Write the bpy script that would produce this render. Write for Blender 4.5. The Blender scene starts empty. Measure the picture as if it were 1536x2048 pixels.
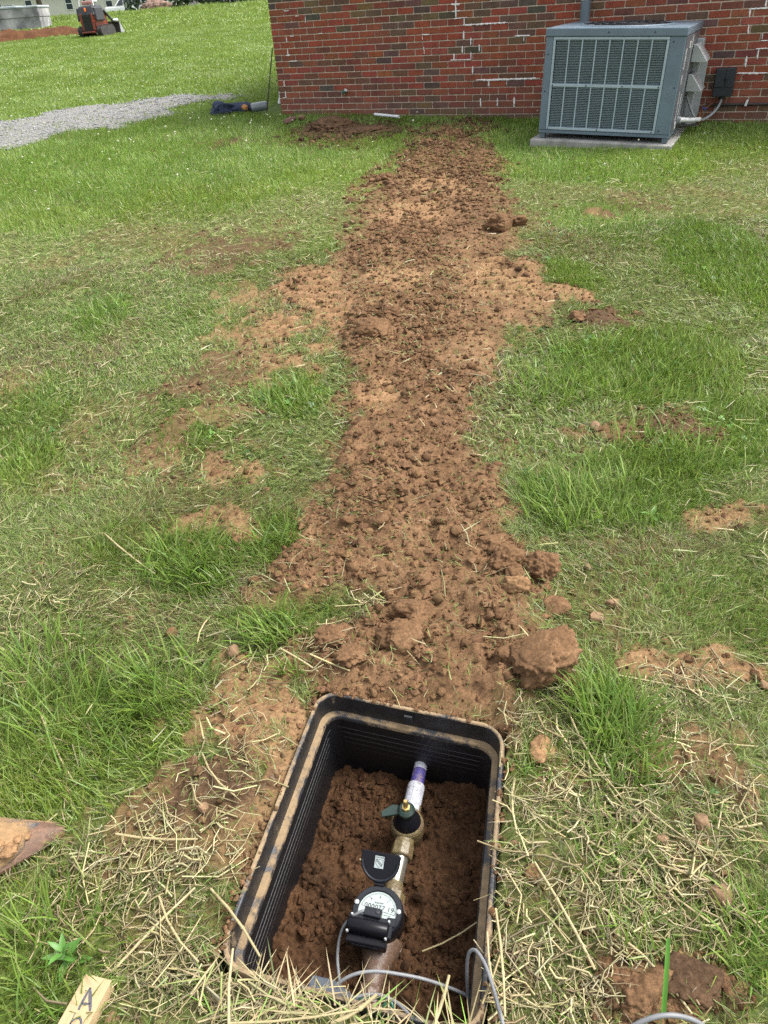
import bpy, math, random
import numpy as np
from mathutils import Vector, Matrix, Euler
random.seed(7)
rng = np.random.default_rng(7)
S = bpy.context.scene
COL = S.collection
PI = math.pi

# ------------------------------------------------------------ camera, world, sun, exposure
cam = bpy.data.cameras.new('camera')
cam.sensor_fit = 'VERTICAL'; cam.sensor_height = 36.0; cam.lens = 26.0
cam.clip_start = 0.05; cam.clip_end = 900
camo = bpy.data.objects.new('camera', cam); COL.objects.link(camo); S.camera = camo
PITCH, ROLL, HC = .6044, -.0761, 1.45
_F = Vector((0, math.cos(PITCH), -math.sin(PITCH))); _R = Vector((1, 0, 0)); _U = _R.cross(_F)
_R2 = math.cos(ROLL)*_R + math.sin(ROLL)*_U; _U2 = -math.sin(ROLL)*_R + math.cos(ROLL)*_U
camo.matrix_world = Matrix(((_R2.x, _U2.x, -_F.x, 0), (_R2.y, _U2.y, -_F.y, 0), (_R2.z, _U2.z, -_F.z, HC), (0, 0, 0, 1)))

SUN_EL, SUN_AZ = math.radians(58), math.radians(84)
world = bpy.data.worlds.new('World'); S.world = world; world.use_nodes = True
wn = world.node_tree; wn.nodes.clear()
wo = wn.nodes.new('ShaderNodeOutputWorld'); wb = wn.nodes.new('ShaderNodeBackground')
sky = wn.nodes.new('ShaderNodeTexSky'); sky.sky_type = 'NISHITA'; sky.sun_disc = False
sky.sun_elevation = SUN_EL; sky.sun_rotation = SUN_AZ
sky.air_density = 1.0; sky.dust_density = 4.0; sky.ozone_density = 1.0
hs = wn.nodes.new('ShaderNodeHueSaturation'); hs.inputs['Saturation'].default_value = 0.28
wn.links.new(sky.outputs[0], hs.inputs['Color']); wn.links.new(hs.outputs[0], wb.inputs['Color'])
wb.inputs['Strength'].default_value = 0.125
wn.links.new(wb.outputs[0], wo.inputs[0])
sl = bpy.data.lights.new('sun', 'SUN'); sl.energy = 1.25; sl.angle = math.radians(22); sl.color = (1, .96, .9)
so = bpy.data.objects.new('sun', sl); COL.objects.link(so)
_sd = Vector((math.sin(SUN_AZ)*math.cos(SUN_EL), math.cos(SUN_AZ)*math.cos(SUN_EL), math.sin(SUN_EL)))
so.rotation_euler = _sd.to_track_quat('Z', 'Y').to_euler(); so.location = (0, 0, 20)
S.view_settings.view_transform = 'Standard'; S.view_settings.look = 'None'
S.view_settings.gamma = 1; S.view_settings.use_curve_mapping = False
S.view_settings.exposure = 1.72
S.cycles.max_bounces = 8; S.cycles.transparent_max_bounces = 8
S.cycles.use_denoising = False

# ------------------------------------------------------------ noise and masks
def _h2(ix, iy, s):
    h = (ix*374761393 + iy*668265263 + s*2246822519) & 0xffffffff
    h = ((h ^ (h >> 13))*1274126177) & 0xffffffff
    return ((h ^ (h >> 16)) & 0xffff)/65535.0
def n2(x, y, s=0):
    x = np.asarray(x, float); y = np.asarray(y, float)
    ix = np.floor(x).astype(np.int64); iy = np.floor(y).astype(np.int64)
    fx = x-ix; fy = y-iy; fx = fx*fx*(3-2*fx); fy = fy*fy*(3-2*fy)
    a = _h2(ix, iy, s); b = _h2(ix+1, iy, s); c = _h2(ix, iy+1, s); d = _h2(ix+1, iy+1, s)
    return (a+(b-a)*fx+(c-a)*fy+(a-b-c+d)*fx*fy)*2-1
def fbm(x, y, s=0, o=3):
    r = 0; a = 1; t = 0
    for k in range(o):
        r = r+a*n2(x*2**k+k*17.3, y*2**k-k*9.1, s+k); t += a; a *= .5
    return r/t
def n3(p, s=0):
    i = np.floor(p).astype(np.int64); f = p-i; f = f*f*(3-2*f); r = 0
    for dx in (0, 1):
        for dy in (0, 1):
            for dz in (0, 1):
                w = (f[:, 0] if dx else 1-f[:, 0])*(f[:, 1] if dy else 1-f[:, 1])*(f[:, 2] if dz else 1-f[:, 2])
                r = r+w*_h2(i[:, 0]+dx, (i[:, 1]+dy)*7919+(i[:, 2]+dz), s)
    return r*2-1
def smooth(a, b, x):
    t = np.clip((x-a)/(b-a), 0, 1); return t*t*(3-2*t)
def sdpoly(x, y, poly):                      # signed distance, positive inside
    p = np.array(poly); d = np.full(x.shape, 1e9); ins = np.zeros(x.shape, bool)
    for a, b in zip(p, np.roll(p, -1, 0)):
        e = b-a; wx = x-a[0]; wy = y-a[1]
        t = np.clip((wx*e[0]+wy*e[1])/(e@e+1e-12), 0, 1)
        d = np.minimum(d, (wx-e[0]*t)**2+(wy-e[1]*t)**2)
        c = ((a[1] > y) != (b[1] > y))
        if abs(e[1]) > 1e-9: ins ^= c & (x < a[0]+(y-a[1])*e[0]/e[1])
    return np.where(ins, 1, -1)*np.sqrt(d)
GY = [-30, 1.2, 5, 8.4, 9.4, 10.9, 14, 20, 29, 38, 50, 58, 75, 110, 400]
GZ = [0, 0, .07, .18, .23, .30, .42, .64, 1.06, 1.36, 1.68, 1.72, 1.5, 1.55, 2.0]
TRENCH = [(0.67, 9.24), (0.45, 8.34), (0.21, 7.49), (0.03, 7.05), (0.05, 6.12), (-0.09, 5.37), (-0.29, 4.97), (-0.54, 4.63), (-0.63, 4.29), (-0.4, 3.93), (-0.18, 3.48), (-0.15, 3.14), (-0.13, 2.71), (-0.23, 2.52), (-0.19, 2.3), (-0.27, 2.13), (-0.28, 1.9), (-0.43, 1.77), (-0.46, 1.69), (-0.27, 1.68), (-0.08, 1.64), (-0.08, 1.56), (-0.22, 1.48), (-0.31, 1.41), (-0.2, 1.28), (0.24, 1.1), (0.32, 1.2), (0.42, 1.24), (0.47, 1.37), (0.43, 1.46), (0.52, 1.66), (0.51, 1.83), (0.39, 1.93), (0.45, 2.15), (0.36, 2.44), (0.43, 2.84), (0.59, 3.33), (0.83, 3.68), (1.12, 3.91), (1.04, 4.26), (0.98, 4.87), (1.18, 5.4), (1.01, 5.84), (1.17, 6.58), (1.42, 7.49), (1.30, 8.48), (1.62, 9.3), (1.42, 9.73), (0.93, 9.61)]
GRAVEL = [(-6.94, 12.27), (-5.17, 12.41), (-4.46, 13.21), (-2.95, 13.48), (-2.42, 13.59), (-1.7, 13.2), (-1.75, 12.9), (-2.35, 12.6), (-2.59, 11.6), (-3.27, 10.78), (-3.66, 10.13), (-4.21, 9.8), (-5.33, 9.08)]
CRUMBLE = [(0.1, 5.83), (-0.1, 4.52), (-0.16, 3.88), (-0.13, 3.13), (-0.13, 2.67), (-0.21, 2.31), (-0.26, 1.9), (-0.45, 1.73), (-0.27, 1.67), (-0.06, 1.64), (-0.26, 1.43), (-0.2, 1.3), (0.24, 1.18), (0.42, 1.26), (0.45, 1.48), (0.51, 1.69), (0.39, 1.93), (0.43, 2.16), (0.35, 2.44), (0.38, 2.85), (0.45, 3.36), (0.55, 3.73), (0.5, 4.38), (0.49, 5.22), (0.6, 5.96)]
TRACK = [(-0.383, 4.073, 0.315, 0.474), (0.405, 5.875, 0.305, 0.388), (0.783, 4.317, 0.202, 0.397), (0.02, 2.908, 0.087, 0.188), (0.449, 3.363, 0.12, 0.236), (0.173, 4.463, 0.213, 0.227), (-0.377, 4.587, 0.191, 0.237), (0.64, 6.6, 0.30, 0.35)]
BARE = [(-0.992, 5.246, 0.343, 0.487, 0.62, 1), (-0.816, 3.252, 0.196, 0.281, 0.62, 1), (-0.693, 2.884, 0.199, 0.188, 0.7, 0), (-0.865, 2.659, 0.231, 0.147, 0.5, 1), (-0.547, 2.387, 0.115, 0.141, 0.7, 2), (-0.115, 9.544, 0.52, 0.765, 1, 1), (-1.344, 9.402, 0.375, 0.258, 0.9, 1), (0.894, 2.488, 0.149, 0.103, 0.9, 0), (1.129, 2.494, 0.165, 0.128, 0.8, 1), (0.803, 2.37, 0.163, 0.108, 0.6, 0), (1.101, 3.632, 0.173, 0.123, 0.9, 1), (1.703, 5.49, 0.089, 0.153, 0.9, 0), (2.046, 5.551, 0.272, 0.329, 0.5, 1), (1.074, 1.892, 0.169, 0.074, 0.8, 2), (1.062, 4.003, 0.187, 0.172, 0.9, 2), (0.828, 3.675, 0.151, 0.171, 0.7, 2), (0.728, 1.306, 0.236, 0.078, 0.85, 2), (0.69, 1.023, 0.185, 0.126, 0.9, 0), (0.343, 0.988, 0.108, 0.077, 0.75, 0), (0.567, 0.796, 0.126, 0.088, 0.6, 0), (0.432, 0.561, 0.128, 0.057, 0.95, 1), (0.347, 0.567, 0.051, 0.048, 0.9, 0), (0.292, 0.737, 0.133, 0.108, 0.45, 0), (-0.346, 1.219, 0.15, 0.17, 0.85, 2), (-0.458, 0.995, 0.169, 0.102, 0.8, 0), (-0.424, 1.068, 0.082, 0.083, 0.9, 1), (-0.278, 0.979, 0.078, 0.15, 0.8, 0), (-0.546, 0.886, 0.14, 0.081, 0.55, 0), (-0.486, 0.747, 0.118, 0.079, 0.45, 0), (-0.544, 2.072, 0.121, 0.102, 0.75, 2), (-0.373, 1.676, 0.09, 0.067, 0.7, 0), (-0.913, 2.511, 0.182, 0.098, 0.6, 2), (-0.254, 1.371, 0.093, 0.053, 0.8, 0), (0.741, 1.662, 0.115, 0.069, 0.4, 1), (0.56, 1.49, 0.108, 0.06, 0.5, 0), (-1.726, 3.354, 0.155, 0.155, 0.5, 2), (-1.115, 2.397, 0.138, 0.075, 0.5, 0), (-0.766, 1.989, 0.086, 0.07, 0.5, 2), (-0.416, 10.035, 0.583, 0.33, 0.4, 1), (-0.477, 3.801, 0.38, 0.501, 0.75, 2), (-0.688, 4.302, 0.244, 0.434, 0.6, 2)]
LUSH = [(-2.69, 7.628, 1.358, 1.565, 1), (-1.343, 8.254, 1.399, 1.702, 0.9), (-0.598, 8.696, 0.78, 1.577, 0.9), (2.391, 7.14, 1.067, 0.912, 1), (2.135, 4.176, 0.344, 1.296, 1), (1.154, 3.066, 0.508, 0.401, 1), (1.674, 5.387, 0.435, 0.496, 0.7), (1.212, 4.265, 0.168, 0.308, 0.9), (1.029, 2.267, 0.377, 0.157, 0.9), (1.407, 2.508, 0.166, 0.247, 0.8), (0.797, 1.987, 0.318, 0.173, 0.7), (-0.33, 2.966, 0.156, 0.218, 0.8), (-1.501, 4.154, 0.184, 0.381, 0.7), (-0.629, 1.869, 0.179, 0.208, 0.8), (-0.346, 1.938, 0.116, 0.161, 0.8), (-0.289, 1.522, 0.085, 0.139, 0.7), (0.497, 1.155, 0.081, 0.168, 1), (-0.803, 1.215, 0.29, 0.225, 0.7), (-1.538, 3.021, 0.19, 0.423, 0.6), (-1.427, 2.584, 0.169, 0.252, 0.7), (-0.89, 1.952, 0.137, 0.167, 0.5), (-0.731, 2.717, 0.149, 0.173, 0.6), (0.568, 2.075, 0.1, 0.211, 0.7), (0.87, 1.537, 0.216, 0.215, 0.45), (0.582, 0.624, 0.105, 0.119, 0.6), (-0.696, 0.763, 0.15, 0.124, 0.6), (-0.712, 0.64, 0.085, 0.063, 0.7), (-0.882, 4.025, 0.202, 0.314, 0.4), (-0.3, 5.194, 0.213, 0.28, 0.3), (-0.323, 1.607, 0.219, 0.053, 0.5)]
STRAW = [(-0.573, 0.823, 0.186, 0.152, 0.7), (-0.377, 1.064, 0.105, 0.217, 0.3), (0.312, 0.816, 0.159, 0.217, 0.9), (0.556, 0.933, 0.208, 0.203, 0.4), (-0.251, 0.592, 0.248, 0.048, 1), (0.231, 0.598, 0.14, 0.091, 1), (0.5, 0.721, 0.186, 0.151, 0.45), (-0.229, 1.422, 0.162, 0.11, 0.25), (-1.006, 1.746, 0.236, 0.297, 0.25), (-0.047, 1.607, 0.072, 0.041, 0.8), (-0.468, 0.656, 0.149, 0.088, 0.9), (0.358, 1.152, 0.141, 0.135, 0.3), (0.616, 1.204, 0.237, 0.096, 0.3)]
BOXC = np.array([(-.199, 1.309), (.251, 1.144), (.10, .505), (-.38, .658)])   # rim corners: far left, far right, near right, near left
def ell(x, y, e, grow=1.0):
    return 1-np.sqrt(((x-e[0])/(e[2]*grow))**2+((y-e[1])/(e[3]*grow))**2)
class Field:
    """what the ground is at the points x, y: bare soil, dark mud, pale packed clay, crumbs, lush grass, straw"""
    def __init__(f, x, y):
        x = np.asarray(x, float); y = np.asarray(y, float); z = np.zeros(x.shape)
        f.soil = z.copy(); f.dark = z.copy(); f.clay = z.copy(); f.crumb = z.copy(); f.tread = z.copy(); f.lush = z.copy(); f.straw = z.copy(); f.box = np.full(x.shape, -9.)
        near = (y < 11.5) & (y > -1) & (np.abs(x) < 4.5)
        X = x[near]; Y = y[near]
        if X.size:
            sc = .35+.1*np.clip(Y, 0, 8)
            wob = fbm(X*2.6, Y*1.8, 3, 4); wob2 = fbm(X*11, Y*8, 9, 3)
            s = sdpoly(X, Y, TRENCH)
            wob3 = fbm(X*34, Y*26, 13, 2)
            soil = smooth(-.16, .16, s/sc*1.0+.22*wob+.20*wob2+.10*wob3)
            cr = smooth(-.10, .16, sdpoly(X, Y, CRUMBLE)/sc+.14*wob+.12*wob2)
            cr = np.maximum(cr, smooth(5.2, 6.4, Y)*smooth(.0, .25, s/sc+.25*wob2)*.75)
            clay = np.zeros(X.shape); dark = np.zeros(X.shape); tread = np.zeros(X.shape)
            for e in TRACK:
                m = smooth(-.1, .5, ell(X, Y, e, 1.25)+.35*wob+.3*wob2); tread = np.maximum(tread, m); clay = np.maximum(clay, m)
            for e in BARE:
                m = smooth(0, .6, ell(X, Y, e, 1.3)+.95*wob2+.4*wob+.4*wob3)*e[4]
                soil = np.maximum(soil, m)
                if e[5] == 1: dark = np.maximum(dark, m)
                if e[5] == 2: clay = np.maximum(clay, m*.7)
            dark = np.maximum(dark, .75*smooth(7.6, 9.0, Y+.5*wob)*smooth(.0, .3, s+.2))
            cr = cr*(1-.8*tread*smooth(-.25, .15, wob2+.1)); clay = clay*(1-.6*cr)
            lush = np.zeros(X.shape)
            for e in LUSH:
                lush = np.maximum(lush, e[4]*smooth(0, .5, ell(X, Y, e, 1.25)+.3*wob+.25*wob2))
            lush = np.maximum(lush, smooth(6.2, 7.2, Y+.4*wob)*.9*(1-.6*smooth(.25, -.1, np.abs(s))*0))
            soil = soil*(1-.55*smooth(6.3, 8.8, Y)*smooth(-.25, .25, wob2+.5*wob3))
            worn = smooth(.02, .42, fbm(X*2.7, Y*2.0, 5, 4)+.25*wob3)*(1-lush)*smooth(.1, .6, Y-.9)*smooth(7.2, 5.4, Y)
            soil = np.maximum(soil, .42*worn); dark = np.maximum(dark, .35*worn*smooth(-.1, .3, wob))
            straw = np.zeros(X.shape)
            for e in STRAW:
                straw = np.maximum(straw, e[4]*smooth(0, .6, ell(X, Y, e, 1.2)+.3*wob2))
            f.soil[near] = soil; f.crumb[near] = cr; f.clay[near] = clay; f.dark[near] = dark; f.tread[near] = tread; f.lush[near] = lush; f.straw[near] = straw
            f.box[near] = sdpoly(X, Y, BOXC)
        far = ~near; f.lush[far] = .95
        f.lush[(y <= 1) & far] = .4
def H(x, y, f=None):
    """height of the ground with its mound, crumbs, treads and hollows"""
    x = np.asarray(x, float); y = np.asarray(y, float)
    f = f or Field(x, y)
    z = np.interp(y, GY, GZ)+.014*fbm(x*1.3, y*1.3, 21, 2)*smooth(.1, .5, -f.box)
    amp = smooth(-.005, .10, -f.box)
    lump = np.maximum(0, 1-np.abs(n2(x*13, y*13, 31))*1.6)
    z = z+amp*f.soil*(.012+.016*fbm(x*5, y*4, 33, 3))
    z = z+amp*f.crumb*(.014+.030*fbm(x*3.2, y*2.6, 35, 3)+.014*np.abs(n2(x*11, y*11, 37))+.012*n2(x*23, y*23, 38)+.010*np.abs(n2(x*34, y*34, 39))+.007*n2(x*70, y*70, 49))*(1-.55*f.clay)
    tr = np.sin(2*PI*(y+.10*x+.022*n2(x*5, y*4, 41))/.125)
    z = z+f.tread*(1-.85*f.crumb)*(.010*tr-.030*smooth(.35, .95, -tr))*smooth(-.6, 0, n2(x*3.5, y*2.2, 43))
    z = z-amp*f.dark*.018*(.5+fbm(x*6, y*6, 45, 2))+amp*f.dark*(.018*np.abs(n2(x*17, y*14, 47))+.014*np.abs(n2(x*40, y*36, 46)))+amp*f.soil*.010*np.abs(n2(x*28, y*24, 48))
    return z
def h1(x, y): return float(H(np.array([x]), np.array([y]))[0])

# ------------------------------------------------------------ object helpers
def link(o, parent=None):
    COL.objects.link(o)
    if parent is not None: o.parent = parent
    return o
def tag(o, label, cat, group=None, kind=None):
    if label: o['label'] = label
    if cat: o['category'] = cat
    if group: o['group'] = group
    if kind: o['kind'] = kind
    return o
def thing(name, label, cat, loc=(0, 0, 0), rot=(0, 0, 0), group=None):
    o = bpy.data.objects.new(name, None); o.empty_display_size = .05
    link(o); o.location = loc; o.rotation_euler = rot
    return tag(o, label, cat, group)
def np_mesh(name, V, loops, starts, totals, mat, col=None, smoothf=True):
    me = bpy.data.meshes.new(name)
    V = np.ascontiguousarray(V, np.float32)
    me.vertices.add(len(V)); me.vertices.foreach_set('co', V.ravel())
    me.loops.add(len(loops)); me.loops.foreach_set('vertex_index', np.ascontiguousarray(loops, np.int32))
    me.polygons.add(len(starts)); me.polygons.foreach_set('loop_start', np.ascontiguousarray(starts, np.int32))
    me.polygons.foreach_set('loop_total', np.ascontiguousarray(totals, np.int32))
    me.polygons.foreach_set('use_smooth', np.full(len(starts), smoothf, bool))
    me.update(calc_edges=True)
    if col is not None:
        a = me.attributes.new('Col', 'FLOAT_COLOR', 'POINT')
        c = np.ones((len(V), 4), np.float32); c[:, :3] = col; a.data.foreach_set('color', c.ravel())
    me.materials.append(mat)
    return me
class MB:
    def __init__(s): s.v = []; s.f = []
    def add(s, V, Fc, M=None):
        b = len(s.v)
        for p in V: s.v.append(tuple(M @ Vector(p)) if M is not None else tuple(p))
        for q in Fc: s.f.append([b+i for i in q])
        return s
    def box(s, c, d, rot=None):
        x, y, z = d[0]/2, d[1]/2, d[2]/2
        V = [(-x, -y, -z), (x, -y, -z), (x, y, -z), (-x, y, -z), (-x, -y, z), (x, -y, z), (x, y, z), (-x, y, z)]
        M = Matrix.Translation(c) @ (Euler(rot).to_matrix().to_4x4() if rot else Matrix())
        return s.add(V, [(3, 2, 1, 0), (4, 5, 6, 7), (0, 1, 5, 4), (1, 2, 6, 5), (2, 3, 7, 6), (3, 0, 4, 7)], M)
    def hexa(s, V): return s.add(V, [(3, 2, 1, 0), (4, 5, 6, 7), (0, 1, 5, 4), (1, 2, 6, 5), (2, 3, 7, 6), (3, 0, 4, 7)])
    def prism(s, poly, z0, z1, M=None):
        n = len(poly)
        V = [(p[0], p[1], z0) for p in poly]+[(p[0], p[1], z1) for p in poly]
        return s.add(V, [tuple(range(n-1, -1, -1)), tuple(range(n, 2*n))]+[(i, (i+1) % n, n+(i+1) % n, n+i) for i in range(n)], M)
    def lathe(s, prof, n=24, M=None, caps=True):
        V = []; Fc = []
        for r, z in prof:
            for k in range(n): V.append((r*math.cos(2*PI*k/n), r*math.sin(2*PI*k/n), z))
        for i in range(len(prof)-1):
            for k in range(n): Fc.append((i*n+k, i*n+(k+1) % n, (i+1)*n+(k+1) % n, (i+1)*n+k))
        if caps: Fc.append(tuple(range(n-1, -1, -1))); Fc.append(tuple((len(prof)-1)*n+k for k in range(n)))
        return s.add(V, Fc, M)
    def tube(s, pts, r, n=10, caps=True):
        P = [Vector(p) for p in pts]; V = []; Fc = []
        up = None
        for i, p in enumerate(P):
            t = (P[min(i+1, len(P)-1)]-P[max(i-1, 0)]).normalized()
            if up is None: up = t.orthogonal().normalized()
            up = (up-t*up.dot(t)); up = up.normalized() if up.length > 1e-6 else t.orthogonal().normalized()
            b = t.cross(up); rr = r[i] if isinstance(r, (list, tuple)) else r
            for k in range(n):
                a = 2*PI*k/n; V.append(p+(up*math.cos(a)+b*math.sin(a))*rr)
        for i in range(len(P)-1):
            for k in range(n): Fc.append((i*n+k, i*n+(k+1) % n, (i+1)*n+(k+1) % n, (i+1)*n+k))
        if caps: Fc.append(tuple(range(n-1, -1, -1))); Fc.append(tuple((len(P)-1)*n+k for k in range(n)))
        return s.add(V, Fc)
    def build(s, name, mat, parent=None, smoothang=None, bevel=0, loc=None, kind=None, segs=1):
        me = bpy.data.meshes.new(name); me.from_pydata(s.v, [], s.f); me.materials.append(mat)
        if bevel:
            import bmesh
            bm = bmesh.new(); bm.from_mesh(me)
            ed = [e for e in bm.edges if len(e.link_faces) == 2 and e.calc_face_angle(0) > .5]
            bmesh.ops.bevel(bm, geom=ed, offset=bevel, segments=segs, affect='EDGES', profile=.5, clamp_overlap=True)
            bm.to_mesh(me); bm.free()
        if smoothang:
            me.polygons.foreach_set('use_smooth', np.ones(len(me.polygons), bool)); me.set_sharp_from_angle(angle=math.radians(smoothang))
        o = link(bpy.data.objects.new(name, me), parent)
        if loc is not None: o.location = loc
        if kind: o['kind'] = kind
        return o
def spline(pts, n=8):
    P = [np.array(p, float) for p in pts]; P = [2*P[0]-P[1]]+P+[2*P[-1]-P[-2]]; out = []
    for i in range(1, len(P)-2):
        for k in range(n):
            t = k/n; a, b, c, d = P[i-1:i+3]
            out.append(.5*((2*b)+(c-a)*t+(2*a-5*b+4*c-d)*t*t+(3*b-a-3*c+d)*t**3))
    out.append(P[-2]); return [tuple(q) for q in out]
def icos(sub):
    import bmesh
    bm = bmesh.new(); bmesh.ops.create_icosphere(bm, subdivisions=sub, radius=1)
    V = np.array([v.co[:] for v in bm.verts]); Fc = np.array([[v.index for v in f.verts] for f in bm.faces]); bm.free()
    return V, Fc
ICO = {k: icos(k) for k in (1, 2, 3, 4, 5)}
def lump(seed, sub=4, rad=(1, 1, .8), amp=.28, facets=0, fine=.09):
    V, Fc = ICO[sub]; V = V.copy()
    n = V/np.linalg.norm(V, axis=1)[:, None]
    r = 1+amp*n3(n*1.3+seed*3.7, seed)+amp*.55*n3(n*3.1+seed, seed+1)+fine*n3(n*8+seed, seed+2)+fine*.6*np.abs(n3(n*17+seed, seed+3))
    V = n*r[:, None]
    if facets:
        q = np.random.default_rng(seed)
        for _ in range(facets):
            d = q.normal(size=3); d /= np.linalg.norm(d); k = q.uniform(.62, .85)
            ex = np.maximum(0, V@d-k); V = V-ex[:, None]*d*.85
    return V*np.array(rad), Fc
def lump_mesh(name, seed, mat, **k):
    V, Fc = lump(seed, **k)
    return np_mesh(name, V, Fc.ravel(), np.arange(len(Fc))*3, np.full(len(Fc), 3), mat)
def text(name, body, size, M, mat, parent, spacing=1.0, ext=.0002):
    cu = bpy.data.curves.new(name, 'FONT'); cu.body = body; cu.size = size; cu.align_x = 'CENTER'; cu.align_y = 'CENTER'; cu.extrude = ext; cu.space_character = spacing
    t = bpy.data.objects.new(name, cu); COL.objects.link(t)
    bpy.context.view_layer.update()
    me = bpy.data.meshes.new_from_object(t.evaluated_get(bpy.context.evaluated_depsgraph_get()))
    bpy.data.objects.remove(t); me.materials.clear(); me.materials.append(mat)
    o = link(bpy.data.objects.new(name, me), parent); o.matrix_local = M
    return o

# ------------------------------------------------------------ materials
def nodes(name):
    m = bpy.data.materials.new(name); m.use_nodes = True; t = m.node_tree
    return m, t, t.nodes['Principled BSDF']
def noise(t, scale, detail=4, rough=.6, vec=None):
    n = t.nodes.new('ShaderNodeTexNoise'); n.inputs['Scale'].default_value = scale; n.inputs['Detail'].default_value = detail; n.inputs['Roughness'].default_value = rough
    if vec is None:
        tc = t.nodes.new('ShaderNodeTexCoord'); vec = tc.outputs['Object']
    t.links.new(vec, n.inputs['Vector']); return n
def ramp(t, src, stops):
    r = t.nodes.new('ShaderNodeValToRGB'); e = r.color_ramp.elements
    while len(e) < len(stops): e.new(.5)
    for k, (p, c) in zip(e, stops): k.position = p; k.color = (*c, 1) if len(c) == 3 else c
    t.links.new(src, r.inputs[0]); return r
def mix(t, fac, a, b, mode='MIX'):
    m = t.nodes.new('ShaderNodeMix'); m.data_type = 'RGBA'; m.blend_type = mode
    for sock, v in ((m.inputs[0], fac), (m.inputs[6], a), (m.inputs[7], b)):
        if isinstance(v, (int, float)): sock.default_value = v
        elif isinstance(v, tuple): sock.default_value = (*v, 1)
        else: t.links.new(v, sock)
    return m.outputs[2]
def bump(t, p, src, strength=.4, dist=.01, prev=None):
    b = t.nodes.new('ShaderNodeBump'); b.inputs['Strength'].default_value = strength; b.inputs['Distance'].default_value = dist
    t.links.new(src, b.inputs['Height'])
    if prev is not None: t.links.new(prev, b.inputs['Normal'])
    t.links.new(b.outputs[0], p.inputs['Normal']); return b.outputs[0]
def M(name, c1, c2=None, scale=12, rough=.6, metal=0, bmp=0, bscale=80, spec=.5, lo=.35, hi=.65, dist=.004):
    m, t, p = nodes(name)
    p.inputs['Roughness'].default_value = rough; p.inputs['Metallic'].default_value = metal; p.inputs['Specular IOR Level'].default_value = spec
    if c2 is None: c2 = tuple(x*.75 for x in c1)
    nn = noise(t, scale, 6); r = ramp(t, nn.outputs[0], [(lo, c1), (hi, c2)])
    t.links.new(r.outputs[0], p.inputs['Base Color'])
    if bmp:
        nb = noise(t, bscale, 5); bump(t, p, nb.outputs[0], bmp, dist)
    return m
def muddy(name, base, clay=(.36, .23, .12), scale=14, amount=.5, up=0.0, rough=.45, bmp=.5, width=.1):
    """base stuff with clay dried on it, thicker on faces that look up when up > 0"""
    m, t, p = nodes(name)
    n1 = noise(t, scale, 8, .7); n_2 = noise(t, scale*5, 6)
    ge = t.nodes.new('ShaderNodeNewGeometry'); sx = t.nodes.new('ShaderNodeSeparateXYZ'); t.links.new(ge.outputs['True Normal'], sx.inputs[0])
    ml = t.nodes.new('ShaderNodeMath'); ml.operation = 'MULTIPLY_ADD'; ml.inputs[1].default_value = up; t.links.new(sx.outputs['Z'], ml.inputs[0]); t.links.new(n1.outputs[0], ml.inputs[2])
    f = ramp(t, ml.outputs[0], [(1-amount-width, (0, 0, 0)), (1-amount+width, (1, 1, 1))])
    cl = ramp(t, n_2.outputs[0], [(.3, tuple(x*.7 for x in clay)), (.7, tuple(min(1, x*1.15) for x in clay))])
    ba = ramp(t, n_2.outputs[0], [(.3, tuple(x*.7 for x in base)), (.75, tuple(min(1, x*1.6) for x in base))])
    t.links.new(mix(t, f.outputs[0], ba.outputs[0], cl.outputs[0]), p.inputs['Base Color'])
    rr = t.nodes.new('ShaderNodeMapRange'); rr.inputs[3].default_value = rough; rr.inputs[4].default_value = .95; t.links.new(f.outputs[0], rr.inputs[0]); t.links.new(rr.outputs[0], p.inputs['Roughness'])
    b = bump(t, p, f.outputs[0], bmp, .002); bump(t, p, n_2.outputs[0], .35, .003, b)
    return m
def blade_mat(name, trans=.3, rough=.5):
    m, t, p = nodes(name); a = t.nodes.new('ShaderNodeAttribute'); a.attribute_name = 'Col'
    p.inputs['Roughness'].default_value = rough; p.inputs['Specular IOR Level'].default_value = .35
    t.links.new(a.outputs['Color'], p.inputs['Base Color'])
    tr = t.nodes.new('ShaderNodeBsdfTranslucent'); t.links.new(a.outputs['Color'], tr.inputs['Color'])
    mx = t.nodes.new('ShaderNodeMixShader'); mx.inputs[0].default_value = trans
    out = t.nodes['Material Output']; t.links.new(p.outputs[0], mx.inputs[1]); t.links.new(tr.outputs[0], mx.inputs[2]); t.links.new(mx.outputs[0], out.inputs[0])
    return m
SOIL1, SOIL2 = (.096, .053, .026), (.192, .113, .060)
CLAY1, CLAY2 = (.195, .112, .054), (.285, .175, .093)
DARK1, DARK2 = (.048, .029, .017), (.095, .057, .032)
def soil_mat(name, c1=SOIL1, c2=SOIL2, scale=9, bmp=.7, attr=False):
    m, t, p = nodes(name); p.inputs['Roughness'].default_value = .95; p.inputs['Specular IOR Level'].default_value = .15
    a = noise(t, scale, 6, .65); b = noise(t, scale*14, 5, .7)
    r = ramp(t, a.outputs[0], [(.3, c1), (.7, c2)]); r2 = ramp(t, b.outputs[0], [(.3, (.5, .49, .48)), (.72, (1.4, 1.37, 1.34))])
    x = mix(t, 1.0, r.outputs[0], r2.outputs[0], 'MULTIPLY')
    if attr: at_ = t.nodes.new('ShaderNodeAttribute'); at_.attribute_name = 'Col'; x = mix(t, 1.0, x, at_.outputs['Color'], 'MULTIPLY')
    t.links.new(x, p.inputs['Base Color'])
    k = bump(t, p, b.outputs[0], bmp*.6, .004); c = noise(t, scale*5, 4, .6); bump(t, p, c.outputs[0], .25, .008, k)
    return m
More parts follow.
